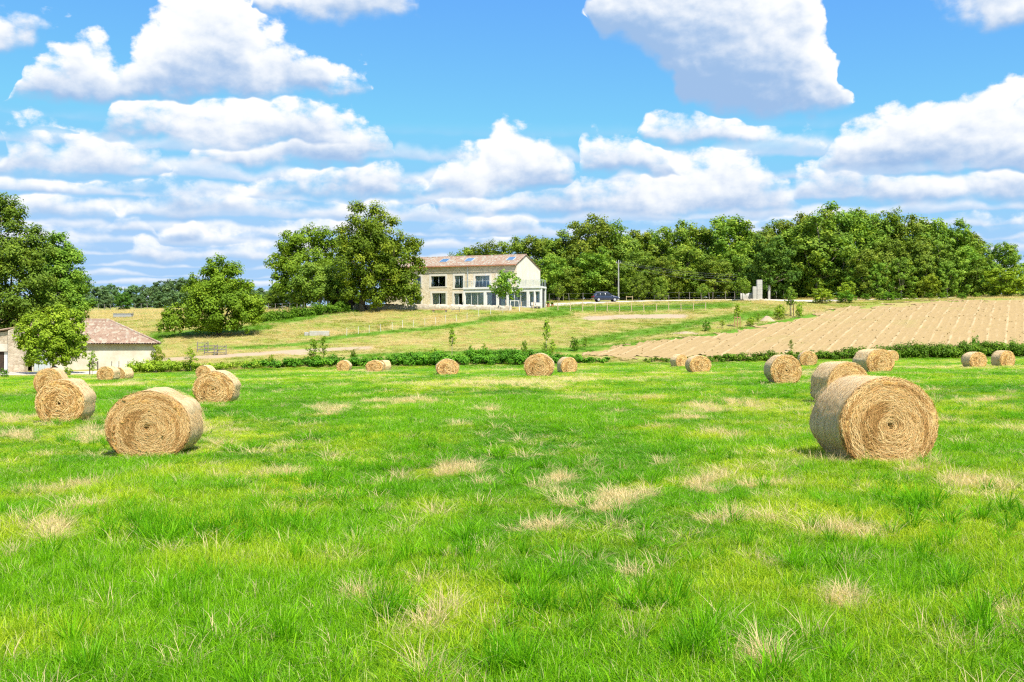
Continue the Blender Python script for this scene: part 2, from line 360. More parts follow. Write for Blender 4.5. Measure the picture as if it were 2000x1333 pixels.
# ------------------------------------------------------------------ materials
MATS = {}
def new_mat(name):
    m = bpy.data.materials.new(name); m.use_nodes = True; nt = m.node_tree; nt.nodes.clear()
    out = nn(nt, 'ShaderNodeOutputMaterial'); MATS[name] = m
    return m, nt, out
def principled(nt, out, col, rough=0.8, spec=0.3, bumph=None, bstr=0.4, bdist=0.02, metal=0.0):
    p = nn(nt, 'ShaderNodeBsdfPrincipled'); put(nt, p.inputs['Base Color'], col); put(nt, p.inputs['Roughness'], rough)
    p.inputs['Specular IOR Level'].default_value = spec; p.inputs['Metallic'].default_value = metal
    if bumph is not None:
        b = nn(nt, 'ShaderNodeBump'); put(nt, b.inputs['Height'], bumph); b.inputs['Strength'].default_value = bstr; b.inputs['Distance'].default_value = bdist
        nt.links.new(b.outputs[0], p.inputs['Normal'])
    nt.links.new(p.outputs[0], out.inputs[0]); return p
def objco(nt): return nn(nt, 'ShaderNodeTexCoord').outputs['Object']
def geopos(nt): return nn(nt, 'ShaderNodeNewGeometry').outputs['Position']
def attr(nt, name, out='Fac', kind='GEOMETRY'):
    n = nn(nt, 'ShaderNodeAttribute', attribute_name=name, attribute_type=kind); return n.outputs[out]
def noisy(name, c1, c2, scale=3.0, rough=0.85, spec=0.25, bs=0.4, detail=6, c3=None):
    m, nt, out = new_mat(name); P = objco(nt)
    f = ramp(nt, noise(nt, P, scale, detail, 0.6), 0.3, 0.7)
    c = mixc(nt, f, c1, c2)
    if c3 is not None: c = mixc(nt, ramp(nt, noise(nt, P, scale * 0.23, 4, 0.6), 0.52, 0.72), c, c3)
    principled(nt, out, c, rough, spec, noise(nt, P, scale * 4, 5, 0.65), bs); return m
noisy('render_white', (0.602, 0.550, 0.454), (0.678, 0.627, 0.538), 0.8, bs=0.15)
noisy('frame_white', (0.666, 0.646, 0.602), (0.717, 0.698, 0.666), 2, 0.5, 0.4, 0.05)
noisy('plaster_barn', (0.50, 0.43, 0.33), (0.64, 0.58, 0.48), 0.7, c3=(0.40, 0.30, 0.195), bs=0.3)
noisy('timber_dark', (0.035, 0.024, 0.018), (0.07, 0.045, 0.03), 3)
noisy('timber_grey', (0.161, 0.143, 0.118), (0.236, 0.211, 0.174), 6)
noisy('timber_pale', (0.512, 0.384, 0.218), (0.602, 0.474, 0.294), 6)
noisy('timber_red', (0.36, 0.17, 0.10), (0.46, 0.24, 0.14), 4)
noisy('stake_white', (0.640, 0.614, 0.538), (0.717, 0.691, 0.627), 5)
noisy('bark', (0.10, 0.075, 0.05), (0.20, 0.16, 0.115), 2.5, bs=0.8)
noisy('bark_pale', (0.30, 0.25, 0.19), (0.42, 0.36, 0.28), 2.5, bs=0.8)
noisy('concrete', (0.3, 0.29, 0.27), (0.4, 0.385, 0.36), 2.5, c3=(0.3, 0.29, 0.27))
noisy('limestone', (0.379, 0.354, 0.300), (0.470, 0.449, 0.399), 1.7, c3=(0.270, 0.250, 0.210))
noisy('gravel', (0.435, 0.384, 0.307), (0.563, 0.512, 0.435), 6, bs=0.5)
noisy('earth_track', (0.32, 0.24, 0.155), (0.4, 0.31, 0.215), 1.2, c3=(0.34, 0.33, 0.12))
noisy('metal_grey', (0.38, 0.42, 0.45), (0.48, 0.52, 0.54), 2, 0.55, 0.5, 0.1)
noisy('galvanised', (0.280, 0.294, 0.294), (0.364, 0.371, 0.364), 6, 0.45, 0.5, 0.1)
noisy('terracotta', (0.42, 0.17, 0.08), (0.52, 0.24, 0.13), 5)
noisy('curtain', (0.70, 0.72, 0.69), (0.80, 0.81, 0.78), 1.5, bs=0.1)
noisy('curtain_cream', (0.72, 0.69, 0.56), (0.80, 0.77, 0.64), 1.5, bs=0.1)
noisy('rubber', (0.02, 0.02, 0.02), (0.035, 0.033, 0.03), 8, 0.8)
noisy('alloy', (0.32, 0.32, 0.33), (0.42, 0.42, 0.43), 8, 0.35, 0.5, 0.05)
noisy('wire', (0.10, 0.10, 0.10), (0.18, 0.18, 0.18), 4, 0.5)
noisy('cushion', (0.5, 0.46, 0.39), (0.56, 0.53, 0.47), 3)
def mat_stone(name, mortar, a, b, scale):
    m, nt, out = new_mat(name); P = vm(nt, 'MULTIPLY', objco(nt), (1.0, 1.0, 1.7))
    v = nn(nt, 'ShaderNodeTexVoronoi', feature='DISTANCE_TO_EDGE'); v.inputs['Scale'].default_value = scale; nt.links.new(P, v.inputs['Vector'])
    v2 = nn(nt, 'ShaderNodeTexVoronoi', feature='F1'); v2.inputs['Scale'].default_value = scale; nt.links.new(P, v2.inputs['Vector'])
    sepc = nn(nt, 'ShaderNodeSeparateColor'); nt.links.new(v2.outputs['Color'], sepc.inputs[0])
    st = mixc(nt, sepc.outputs[0], a, b); st = mixc(nt, mt(nt, 'MULTIPLY', noise(nt, P, scale * 3, 5, 0.6), 0.5), st, mortar)
    e = ramp(nt, v.outputs['Distance'], 0.01, 0.07); c = mixc(nt, e, mortar, st)
    st2 = ramp(nt, noise(nt, objco(nt), 0.35, 4, 0.6), 0.5, 0.75); c = mixc(nt, mt(nt, 'MULTIPLY', st2, 0.45), c, (0.62, 0.57, 0.46))
    principled(nt, out, c, 0.9, 0.2, e, 0.5, 0.03)
mat_stone('house_stone', (0.709, 0.583, 0.404), (0.483, 0.377, 0.241), (0.756, 0.646, 0.467), 2.6)
mat_stone('wall_stone', (0.380, 0.323, 0.238), (0.332, 0.276, 0.202), (0.634, 0.569, 0.446), 2.4)
mat_stone('barn_stone', (0.528, 0.442, 0.318), (0.343, 0.256, 0.168), (0.594, 0.499, 0.372), 2.8)
def mat_tiles(name, a, b, c3, vary=1.0):
    m, nt, out = new_mat(name); P = objco(nt)
    v = nn(nt, 'ShaderNodeTexVoronoi', feature='F1'); v.inputs['Scale'].default_value = 1.0
    nt.links.new(vm(nt, 'MULTIPLY', P, (4.6, 2.6, 2.6)), v.inputs['Vector'])
    sc = nn(nt, 'ShaderNodeSeparateColor'); nt.links.new(v.outputs['Color'], sc.inputs[0])
    c = mixc(nt, sc.outputs[0], a, b); c = mixc(nt, ramp(nt, sc.outputs[1], 0.62, 0.9), c, c3)
    c = mixc(nt, mt(nt, 'MULTIPLY', ramp(nt, noise(nt, P, 0.7, 5, 0.65), 0.45, 0.75), 0.55), c, (0.29, 0.225, 0.18))
    principled(nt, out, c, 0.85, 0.2, v.outputs['Distance'], 0.6, 0.04)
mat_tiles('roof_tiles', (0.267, 0.160, 0.109), (0.339, 0.252, 0.186), (0.356, 0.349, 0.289))
mat_tiles('barn_tiles', (0.253, 0.159, 0.113), (0.347, 0.244, 0.175), (0.375, 0.328, 0.246))
def mat_glass():
    m, nt, out = new_mat('pane_glass')
    fr = nn(nt, 'ShaderNodeFresnel'); fr.inputs[0].default_value = 1.5
    g = nn(nt, 'ShaderNodeBsdfGlossy'); g.inputs['Roughness'].default_value = 0.03; g.inputs[0].default_value = (0.9, 0.95, 1, 1)
    t = nn(nt, 'ShaderNodeBsdfTransparent'); t.inputs[0].default_value = (0.94, 0.97, 0.97, 1)
    x = nn(nt, 'ShaderNodeMixShader'); nt.links.new(mt(nt, 'ADD', mt(nt, 'MULTIPLY', fr.outputs[0], 1.0), 0.01, clamp=True), x.inputs[0])
    nt.links.new(t.outputs[0], x.inputs[1]); nt.links.new(g.outputs[0], x.inputs[2]); nt.links.new(x.outputs[0], out.inputs[0])
    m2, nt, out = new_mat('roof_glass'); principled(nt, out, (0.03, 0.12, 0.25), 0.04, 0.9)
    m3, nt, out = new_mat('car_glass'); principled(nt, out, (0.012, 0.018, 0.022), 0.04, 0.6)
    m4, nt, out = new_mat('car_paint'); p = principled(nt, out, mixc(nt, noise(nt, objco(nt), 3, 4), (0.012, 0.018, 0.045), (0.02, 0.028, 0.065)), 0.3, 0.5)
    p.inputs['Coat Weight'].default_value = 0.9; p.inputs['Coat Roughness'].default_value = 0.05
    m5, nt, out = new_mat('lamp_glass'); principled(nt, out, (0.6, 0.63, 0.66), 0.1, 0.7)
    m6, nt, out = new_mat('lamp_red'); principled(nt, out, (0.35, 0.02, 0.02), 0.15, 0.7)
mat_glass()
def mat_leaf(name, dark, mid, light, trans=0.32):
    m, nt, out = new_mat(name)
    t = attr(nt, 'tint'); rnd = nn(nt, 'ShaderNodeObjectInfo').outputs['Random']
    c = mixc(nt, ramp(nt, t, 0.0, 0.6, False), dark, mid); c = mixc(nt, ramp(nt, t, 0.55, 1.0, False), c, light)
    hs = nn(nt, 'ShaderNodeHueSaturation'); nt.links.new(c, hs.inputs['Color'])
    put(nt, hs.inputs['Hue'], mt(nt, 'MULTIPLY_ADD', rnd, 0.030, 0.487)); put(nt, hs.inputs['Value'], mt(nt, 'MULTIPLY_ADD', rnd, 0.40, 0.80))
    c = hs.outputs[0]
    d = nn(nt, 'ShaderNodeBsdfPrincipled'); nt.links.new(c, d.inputs['Base Color']); d.inputs['Roughness'].default_value = 0.55; d.inputs['Specular IOR Level'].default_value = 0.12
    tr = nn(nt, 'ShaderNodeBsdfTranslucent'); nt.links.new(mixc(nt, 1.0, c, (1.15, 1.1, 0.5), 'MULTIPLY'), tr.inputs[0])
    x = nn(nt, 'ShaderNodeMixShader'); x.inputs[0].default_value = trans
    nt.links.new(d.outputs[0], x.inputs[1]); nt.links.new(tr.outputs[0], x.inputs[2]); nt.links.new(x.outputs[0], out.inputs[0])
mat_leaf('leaf_oak', (0.087, 0.157, 0.016), (0.197, 0.295, 0.028), (0.395, 0.441, 0.045))
mat_leaf('leaf_ash', (0.108, 0.200, 0.020), (0.223, 0.347, 0.036), (0.419, 0.502, 0.058))
mat_leaf('leaf_linden', (0.070, 0.139, 0.010), (0.180, 0.269, 0.018), (0.387, 0.445, 0.032))
mat_leaf('leaf_walnut', (0.097, 0.178, 0.011), (0.204, 0.320, 0.019), (0.366, 0.471, 0.035))
mat_leaf('leaf_teal', (0.056, 0.132, 0.017), (0.116, 0.231, 0.029), (0.243, 0.355, 0.042))
mat_leaf('leaf_far', (0.083, 0.157, 0.058), (0.141, 0.231, 0.083), (0.223, 0.314, 0.099))  # distance haze put into the base colour as a bluer green
mat_leaf('leaf_yellow', (0.142, 0.229, 0.014), (0.299, 0.423, 0.027), (0.488, 0.582, 0.049))
mat_leaf('leaf_deep', (0.074, 0.140, 0.016), (0.166, 0.272, 0.026), (0.324, 0.429, 0.042))
mat_leaf('leaf_hedge', (0.058, 0.137, 0.010), (0.125, 0.266, 0.016), (0.264, 0.433, 0.026))
def mat_grass():
    m, nt, out = new_mat('grass_blade')
    tc = attr(nt, 'tcol', 'Color', 'INSTANCER'); bv = attr(nt, 'bv', 'Color')
    s = nn(nt, 'ShaderNodeSeparateColor'); nt.links.new(bv, s.inputs[0])
    c = mixc(nt, s.outputs[0], mixc(nt, 1.0, tc, (0.50, 0.60, 0.5), 'MULTIPLY'), mixc(nt, 1.0, tc, (1.75, 1.35, 1.5), 'MULTIPLY'))
    c = mixc(nt, mt(nt, 'MULTIPLY', s.outputs[2], 0.6), c, (0.74, 0.61, 0.33))
    d = nn(nt, 'ShaderNodeBsdfPrincipled'); nt.links.new(c, d.inputs['Base Color']); d.inputs['Roughness'].default_value = 0.5; d.inputs['Specular IOR Level'].default_value = 0.10
    tr = nn(nt, 'ShaderNodeBsdfTranslucent'); nt.links.new(mixc(nt, 1.0, c, (1.1, 1.15, 0.6), 'MULTIPLY'), tr.inputs[0])
    x = nn(nt, 'ShaderNodeMixShader'); x.inputs[0].default_value = 0.42
    nt.links.new(d.outputs[0], x.inputs[1]); nt.links.new(tr.outputs[0], x.inputs[2]); nt.links.new(x.outputs[0], out.inputs[0])
mat_grass()
def mat_ground():
    m, nt, out = new_mat('ground')
    P = geopos(nt); z = attr(nt, 'zone', 'Color'); s = nn(nt, 'ShaderNodeSeparateColor'); nt.links.new(z, s.inputs[0])
    PS = vm(nt, 'MULTIPLY', P, (1.0, 1.0, 0.2))
    g = mixc(nt, ramp(nt, noise(nt, PS, 2.2, 6, 0.65), 0.35, 0.65), (0.055, 0.150, 0.006), (0.115, 0.235, 0.010))
    g = mixc(nt, ramp(nt, noise(nt, PS, 0.55, 6, 0.7), 0.56, 0.72), g, (0.40, 0.34, 0.15))
    g = mixc(nt, ramp(nt, noise(nt, PS, 7, 4, 0.7), 0.6, 0.75), g, (0.30, 0.24, 0.10))
    p = mixc(nt, ramp(nt, noise(nt, PS, 0.16, 6, 0.65), 0.38, 0.62), (0.34, 0.275, 0.100), (0.20, 0.255, 0.036))
    p = mixc(nt, ramp(nt, noise(nt, PS, 1.6, 6, 0.7), 0.52, 0.75), p, (0.35, 0.285, 0.125))
    p = mixc(nt, ramp(nt, noise(nt, PS, 0.9, 5, 0.7), 0.58, 0.72), p, (0.13, 0.20, 0.025))
    p = mixc(nt, ramp(nt, s.outputs[2], 0.15, 0.75), p, (0.105, 0.215, 0.018))
    p = mixc(nt, ramp(nt, s.outputs[1], 0.1, 0.6), p, mixc(nt, noise(nt, PS, 1.1, 5, 0.6), (0.33, 0.245, 0.155), (0.40, 0.32, 0.22)))
    c = mixc(nt, s.outputs[0], g, p)
    principled(nt, out, c, 0.95, 0.1, noise(nt, PS, 9, 6, 0.7), 0.6, 0.05)
mat_ground()
def mat_plough():
    m, nt, out = new_mat('tilled_soil'); P = geopos(nt); r = attr(nt, 'ridge')
    c = mixc(nt, noise(nt, P, 1.3, 6, 0.65), (0.302, 0.211, 0.093), (0.378, 0.273, 0.129))
    c = mixc(nt, ramp(nt, r, 0.2, 0.9), c, (0.468, 0.353, 0.194))
    c = mixc(nt, mt(nt, 'MULTIPLY', ramp(nt, noise(nt, P, 2.6, 6, 0.8), 0.51, 0.67), 0.65), c, (0.194, 0.129, 0.053))
    c = mixc(nt, mt(nt, 'MULTIPLY', ramp(nt, noise(nt, P, 1.9, 6, 0.8, dist=0.5), 0.56, 0.70), 0.4), c, (0.477, 0.361, 0.202))
    c = mixc(nt, mt(nt, 'MULTIPLY', ramp(nt, noise(nt, P, 0.10, 5, 0.65), 0.55, 0.8), 0.6), c, (0.270, 0.245, 0.073))
    principled(nt, out, c, 0.95, 0.1, noise(nt, P, 6, 6, 0.7), 0.8, 0.08)
mat_plough()
def mat_hay():
    m, nt, out = new_mat('hay')
    P = objco(nt); s = nn(nt, 'ShaderNodeSeparateXYZ'); nt.links.new(P, s.inputs[0]); x, y, z = s.outputs
    side = attr(nt, 'side')
    th = mt(nt, 'ARCTAN2', x, z); r = mt(nt, 'SQRT', mt(nt, 'ADD', mt(nt, 'MULTIPLY', x, x), mt(nt, 'MULTIPLY', z, z)))
    # fibres run round the roll: fine across, long along the turn
    q = comb(nt, mt(nt, 'MULTIPLY', mt(nt, 'SINE', th), 2.2), mt(nt, 'MULTIPLY_ADD', th, 0.45, mt(nt, 'MULTIPLY', r, 30.0)), mt(nt, 'MULTIPLY_ADD', mt(nt, 'COSINE', th), 2.2, mt(nt, 'MULTIPLY', y, 30.0)))
    f = noise(nt, q, 1.0, 6, 0.7); f2 = noise(nt, q, 0.33, 4, 0.6)
    wob = noise(nt, P, 3.5, 4, 0.6)
    c = mixc(nt, ramp(nt, f, 0.35, 0.66), (0.470, 0.226, 0.057), (0.850, 0.535, 0.180))
    c = mixc(nt, ramp(nt, wob, 0.5, 0.75), c, (0.850, 0.643, 0.293))
    c = mixc(nt, ramp(nt, f2, 0.54, 0.68), c, (0.255, 0.109, 0.029))
    weath = mixc(nt, ramp(nt, f, 0.35, 0.65), (0.472, 0.348, 0.185), (0.732, 0.568, 0.336))
    c = mixc(nt, mt(nt, 'MULTIPLY', side, 0.85), c, weath)
    principled(nt, out, c, 0.85, 0.15, f, 0.9, 0.05)
    m2, nt, out = new_mat('straw'); t = attr(nt, 'tint')
    c = mixc(nt, ramp(nt, t, 0, 0.45, False), (0.271, 0.118, 0.028), (0.683, 0.393, 0.139)); c = mixc(nt, ramp(nt, t, 0.45, 1.0, False), c, (0.850, 0.610, 0.293))
    d = principled(nt, out, c, 0.6, 0.25)
    m3, nt, out = new_mat('net_wrap'); principled(nt, out, (0.78, 0.74, 0.66), 0.5, 0.3)
mat_hay()

# ------------------------------------------------------------------ ground sheet, tilled field, tracks
def build_ground():
    ys = np.concatenate([np.arange(-40, 0, 2.0), np.arange(0, 24, 0.4), np.arange(24, 60, 0.8), np.arange(60, 200, 1.0), np.arange(200, 400, 5.0), np.geomspace(400, 9000, 24)])
    ss = np.linspace(-1, 1, 281)
    Y = np.repeat(ys[:, None], len(ss), 1); X = ss[None, :] * (34 + 0.95 * np.maximum(Y, 0))
    Z = zf(X, Y)
    past, tr, lu, dr = zones(X, Y)
    n, m = Y.shape; idx = np.arange(n * m).reshape(n, m)
    Fc = np.stack([idx[:-1, :-1], idx[:-1, 1:], idx[1:, 1:], idx[1:, :-1]], -1).reshape(-1, 4)
    me = mesh_np('ground', np.stack([X, Y, Z], -1).reshape(-1, 3), Fc, 4, {'zone': np.stack([past, tr, lu], -1).reshape(-1, 3)}, True)
    tag(link('ground', me, None, MATS['ground']), 'green hay meadow and pasture hillside', kind='structure')
build_ground()
RD = np.array([0.447, 0.894]); RN = np.array([0.894, -0.447])
def build_plough():
    p = np.arange(-80, 125, 0.2625); q = np.arange(60, 250, 0.7)
    Pp, Q = np.meshgrid(p, q, indexing='ij')
    X = Pp * RN[0] + Q * RD[0]; Y = Pp * RN[1] + Q * RD[1]
    px, py = pix(X, Y)
    wig = N1(X, Y, 3) * 2.0 + N2(X, Y, 16) * 1.8 + N3(X, Y, 1.2) * 1.2
    ok = in_poly(px + wig * 3, py + wig, PLOUGH) & (Y > 100) & (Y < 185)
    ph = (Pp + 0.05 * N3(X, Y, 9)) / 2.1
    r = np.maximum(0, np.cos(ph * 2 * math.pi)) ** 7 + 0.6 * np.maximum(0, np.cos((ph + 0.5) * 2 * math.pi)) ** 6
    r = r * np.clip(0.88 + 0.16 * N1(X, Y, 2.5), 0, 1.2)
    rng = np.random.default_rng(3)
    Z = zf(X, Y) + 0.06 + 0.055 * r + rng.normal(0, 0.032, X.shape) + 0.012 * np.maximum(0, np.cos(ph * 6 * math.pi))
    n, m = X.shape; idx = np.arange(n * m).reshape(n, m)
    Fc = np.stack([idx[:-1, :-1], idx[1:, :-1], idx[1:, 1:], idx[:-1, 1:]], -1)
    keep = ok[:-1, :-1] & ok[1:, :-1] & ok[1:, 1:] & ok[:-1, 1:]
    Fc = Fc[keep]; used = np.unique(Fc); remap = -np.ones(n * m, int); remap[used] = np.arange(len(used))
    V = np.stack([X, Y, Z], -1).reshape(-1, 3)[used]
    me = mesh_np('tilled_field', V, remap[Fc].reshape(-1, 4), 4, {'ridge': r.reshape(-1)[used] * rng.uniform(0.8, 1.0, len(used))}, False)
    tag(link('tilled_field', me, None, MATS['tilled_soil']), 'tan tilled field in straight rows', kind='structure')
build_plough()
def drape(name, line, w0, mat, kind='structure', lift=0.05, label=None):
    """a strip of ground surfacing laid along a world polyline"""
    P = [Vector((p[0], p[1])) for p in line]; pts = []
    for a, b in zip(P[:-1], P[1:]):
        k = max(2, int((b - a).length / 0.8))
        pts += [a.lerp(b, i / k) for i in range(k)]
    pts.append(P[-1]); V = []; Fc = []; rng = random.Random(len(name)); nc = 7
    for i, p in enumerate(pts):
        t = (pts[min(i + 1, len(pts) - 1)] - pts[max(i - 1, 0)]).normalized(); n = Vector((-t.y, t.x))
        wl, wr = w0 / 2 * rng.uniform(0.85, 1.1), w0 / 2 * rng.uniform(0.85, 1.1)
        for j in range(nc):
            f = -wl + (wl + wr) * j / (nc - 1); q = p + n * f
            V.append((q.x, q.y, zs(q.x, q.y) + (lift if 0 < j < nc - 1 else -0.02)))
    for i in range(len(pts) - 1):
        for j in range(nc - 1): Fc.append((i * nc + j, i * nc + j + 1, (i + 1) * nc + j + 1, (i + 1) * nc + j))
    o = link(name, mesh_np(name, V, Fc, 4, smooth=True), None, MATS[mat]); tag(o, label, kind=kind); return o
def w2(px, Y): return ((px - CX) / F * Y, Y)
drape('driveway', [w2(1062, 168), w2(1110, 174), w2(1180, 178.5), w2(1260, 183), w2(1400, 186), w2(1480, 187), w2(1540, 180), w2(1600, 178)], 5.5, 'gravel', label='pale gravel drive beside the house')
drape('lane', [w2(1600, 178), w2(1700, 181), w2(1850, 184), w2(2050, 186), w2(2300, 188)], 4.5, 'gravel', label='pale lane along the wood edge')
drape('farmyard', [w2(-120, 101.5), w2(0, 101), w2(60, 100.5), w2(130, 101.5), w2(200, 102.5)], 6.5, 'gravel', label='pale gravel yard before the barn')

# ------------------------------------------------------------------ foliage
def unit(r, n):
    v = r.normal(size=(n, 3)); return v / np.linalg.norm(v, axis=1, keepdims=True)
def leaf_mesh(name, lobes, n, size, seed, clumps=12, sub=0.40, up=0.4, inner=0.12, droop=0.0):
    """lobes: rows of x,y,z,rx,ry,rz -> many leaf-sized faces gathered in clumps on the lobes"""
    r = np.random.default_rng(seed); L = np.array(lobes, float); k = len(L)
    rad = L[:, 3:6].mean(1)
    cd = unit(r, k * clumps); cd[:, 2] = cd[:, 2] * 0.9 + 0.12; cd /= np.linalg.norm(cd, axis=1, keepdims=True)
    li = np.repeat(np.arange(k), clumps)
    cc = L[li, :3] + cd * L[li, 3:6] * r.uniform(0.62, 0.92, (k * clumps, 1)); cr = rad[li] * sub * r.uniform(0.65, 1.35, k * clumps)
    ct = r.uniform(0, 1, k * clumps); lt = r.uniform(0, 1, k)
    w = cr ** 2; w /= w.sum()
    ci = r.choice(k * clumps, n, p=w)
    d = unit(r, n); rr = r.uniform(0.35, 1.12, n)
    p = cc[ci] + d * (cr[ci] * rr)[:, None] * np.array([1, 1, 0.85])
    inn = r.random(n) < inner
    p[inn] = L[li[ci[inn]], :3] + unit(r, inn.sum()) * L[li[ci[inn]], 3:6] * r.uniform(0, 0.7, (inn.sum(), 1))
    nr = 0.55 * d + 0.45 * cd[ci] + np.array([0, 0, up]) + 0.55 * unit(r, n); nr /= np.linalg.norm(nr, axis=1, keepdims=True)
    t = np.cross(nr, unit(r, n)); t /= np.linalg.norm(t, axis=1, keepdims=True); b = np.cross(nr, t)
    s = size * r.uniform(0.55, 1.35, n)[:, None]
    V = np.stack([p + t * s * 0.62, p + b * s * 0.36, p - t * s * 0.5 - nr * s * 0.12, p - b * s * 0.36], 1).reshape(-1, 3)
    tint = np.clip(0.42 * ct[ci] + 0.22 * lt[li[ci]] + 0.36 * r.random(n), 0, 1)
    tint[inn] *= 0.5  # inner leaves coloured darker: crown shade put into the tint
    return mesh_np(name, V, np.arange(4 * n).reshape(n, 4), 4, None, False, {'tint': tint})
def trunk_mesh(name, lobes, H, fork, rad, seed, lean=(0, 0), limbs=9):
    r = random.Random(seed); m = MB(); L = sorted(lobes, key=lambda l: -l[3])[:limbs]
    f = Vector((lean[0], lean[1], fork))
    m.tube([(0, 0, -0.3), (0.02 * H * r.uniform(-1, 1) * 0.3, 0, fork * 0.35), f], [rad * 1.25, rad * 0.95, rad * 0.75], 9)
    for l in L:
        e = Vector(l[:3]); mid = f.lerp(e, 0.5) + Vector((r.uniform(-1, 1), r.uniform(-1, 1), r.uniform(-0.2, 0.8))) * H * 0.03
        m.tube([f - Vector((0, 0, 0.1 * rad)), mid, e], [rad * 0.5, rad * 0.3, rad * 0.1], 6)
        for q in range(3):
            tip = e + Vector((r.gauss(0, 1), r.gauss(0, 1), r.uniform(-0.2, 1))).normalized() * l[3] * 0.85
            m.tube([mid.lerp(e, 0.5), e.lerp(tip, 0.5), tip], [rad * 0.16, rad * 0.09, rad * 0.03], 4)
    return m.mesh(name, True)
def crown_lobes(seed, H, rx, z0, z1, k, big=0.30, top=0.75):
    """uneven crown: lobes spread over an egg-shaped envelope"""
    r = np.random.default_rng(seed); out = []; zc, rz = (z0 + z1) / 2, (z1 - z0) / 2
    for i in range(k):
        t = (i + 0.5) / k; zz = -0.88 + 1.72 * t; a = i * 2.39996 + r.uniform(-0.5, 0.5)
        w = math.sqrt(max(0.05, 1 - zz * zz)) * (1 if zz < 0 else 1 - (1 - top) * zz)
        R = rx * big * r.uniform(0.78, 1.25); e = max(0.1, w * rx - R * 0.75) * r.uniform(0.75, 1.12)
        out.append((math.cos(a) * e, math.sin(a) * e, zc + zz * rz * 0.86 - 0.25 * R, R, R * r.uniform(0.9, 1.1), R * r.uniform(0.72, 0.95)))
    out.append((0, 0, zc, rx * 0.5, rx * 0.5, rz * 0.55))
    return out
VAR = {}
def variant(key, H, rx, z0, k, n, size, mat, seed, fork, rad, bark='bark', big=0.30, top=0.75, clumps=12, sub=0.40, up=0.42, inner=0.12):
    L = crown_lobes(seed, H, rx, z0, H, k, big, top)
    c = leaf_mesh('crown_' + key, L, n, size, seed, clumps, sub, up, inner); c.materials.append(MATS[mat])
    t = trunk_mesh('trunk_' + key, L, H, fork, rad, seed); t.materials.append(MATS[bark])
    VAR[key] = (H, t, c, rx)
for i in range(5): variant('oak%d' % i, 16, 5.6 + 0.5 * (i % 3), -0.6, 24 + 2 * (i % 2), 17000, 0.38, 'leaf_oak', 40 + i, 3.0, 0.30, big=0.33)
for i in range(4): variant('ash%d' % i, 13, 4.3 + 0.4 * (i % 2), -0.5, 24, 14000, 0.31, 'leaf_ash', 60 + i, 2.6, 0.20, 'bark_pale', big=0.29, top=0.6)
variant('teal', 13, 5.0, -0.4, 24, 14000, 0.34, 'leaf_teal', 71, 2.6, 0.25)
for i in range(3): variant('far%d' % i, 10, 4.6, -0.8, 18, 7500, 0.42, 'leaf_far', 80 + i, 2.0, 0.2)
for i in range(2): variant('yellow%d' % i, 6, 2.8, 0.2, 16, 6500, 0.24, 'leaf_yellow', 90 + i, 1.4, 0.10)
for i in range(3): variant('bush%d' % i, 2.4, 1.15, 0.0, 11, 1600, 0.15, ['leaf_hedge', 'leaf_yellow', 'leaf_walnut'][i], 100 + i, 0.7, 0.04, big=0.36)
for i in range(3): variant('sapling%d' % i, 3.2, 0.62, 1.0, 11, 900, 0.13, ['leaf_yellow', 'leaf_walnut', 'leaf_ash'][i], 110 + i, 1.3, 0.035, 'bark_pale', big=0.40, top=0.5, inner=0.05)
for i in range(2): variant('whip%d' % i, 3.2, 0.75, 0.35, 12, 800, 0.13, ['leaf_walnut', 'leaf_yellow'][i], 120 + i, 0.8, 0.03, 'bark', big=0.36, top=0.4, inner=0.03)
variant('young', 4.2, 1.5, 1.2, 14, 2600, 0.17, 'leaf_ash', 131, 1.5, 0.06, 'bark_pale', big=0.36)
RT = random.Random(9)
ORD = ['first', 'second', 'third', 'fourth', 'fifth', 'sixth', 'seventh', 'eighth', 'ninth', 'tenth', 'eleventh', 'twelfth', 'thirteenth', 'fourteenth', 'fifteenth', 'sixteenth', 'seventeenth', 'eighteenth']
def nth(v, lst): return ORD[sorted(lst).index(v)]
def tree(key, px, top, Y, label, cat='tree', group=None, wide=1.0, name=None, dy=0.0):
    H0, tm, cm, rx = VAR[key]
    p = at(px, Y); H = (CY - top) * Y / F - p.z
    s = H / H0
    o = thing(name or 'tree', label, cat, p, RT.uniform(0, 6.28), group)
    sw = s * wide; o.scale = (sw, sw, s)
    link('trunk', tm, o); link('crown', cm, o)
    return o
def tree_px(key, px, width_px, top, Y, *a, **k):
    H0, tm, cm, rx = VAR[key]; p = at(px, Y); H = (CY - top) * Y / F - p.z
    k['wide'] = (width_px * Y / F) / (2 * rx * 1.08) / (H / H0)
    return tree(key, px, top, Y, *a, **k)
def custom_tree(name, label, cat, px, Y, lob_px, n, size, mat, seed, fork, rad, bark='bark', depth=0.8, clumps=12, sub=0.4, limbs=9, base_dz=0.0, grow=1.0):
    """lobes given as (dx, dz, r, dy) in metres about the base"""
    L = [(x, dy, z, r * grow, r * grow * depth, r * grow * 0.88) for x, z, r, dy in lob_px]
    p = at(px, Y, base_dz); o = thing(name, label, cat, p)
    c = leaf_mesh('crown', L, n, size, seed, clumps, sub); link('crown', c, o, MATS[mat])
    H = max(l[2] + l[5] for l in L)
    link('trunk', trunk_mesh('trunk', L, H, fork, rad, seed, limbs=limbs), o, MATS[bark]); return o
def lob(px0, Y, base_py, items):
    k = Y / F
    return [((x - px0) * k, (base_py - y) * k, r * k, dy) for x, y, r, dy in items]

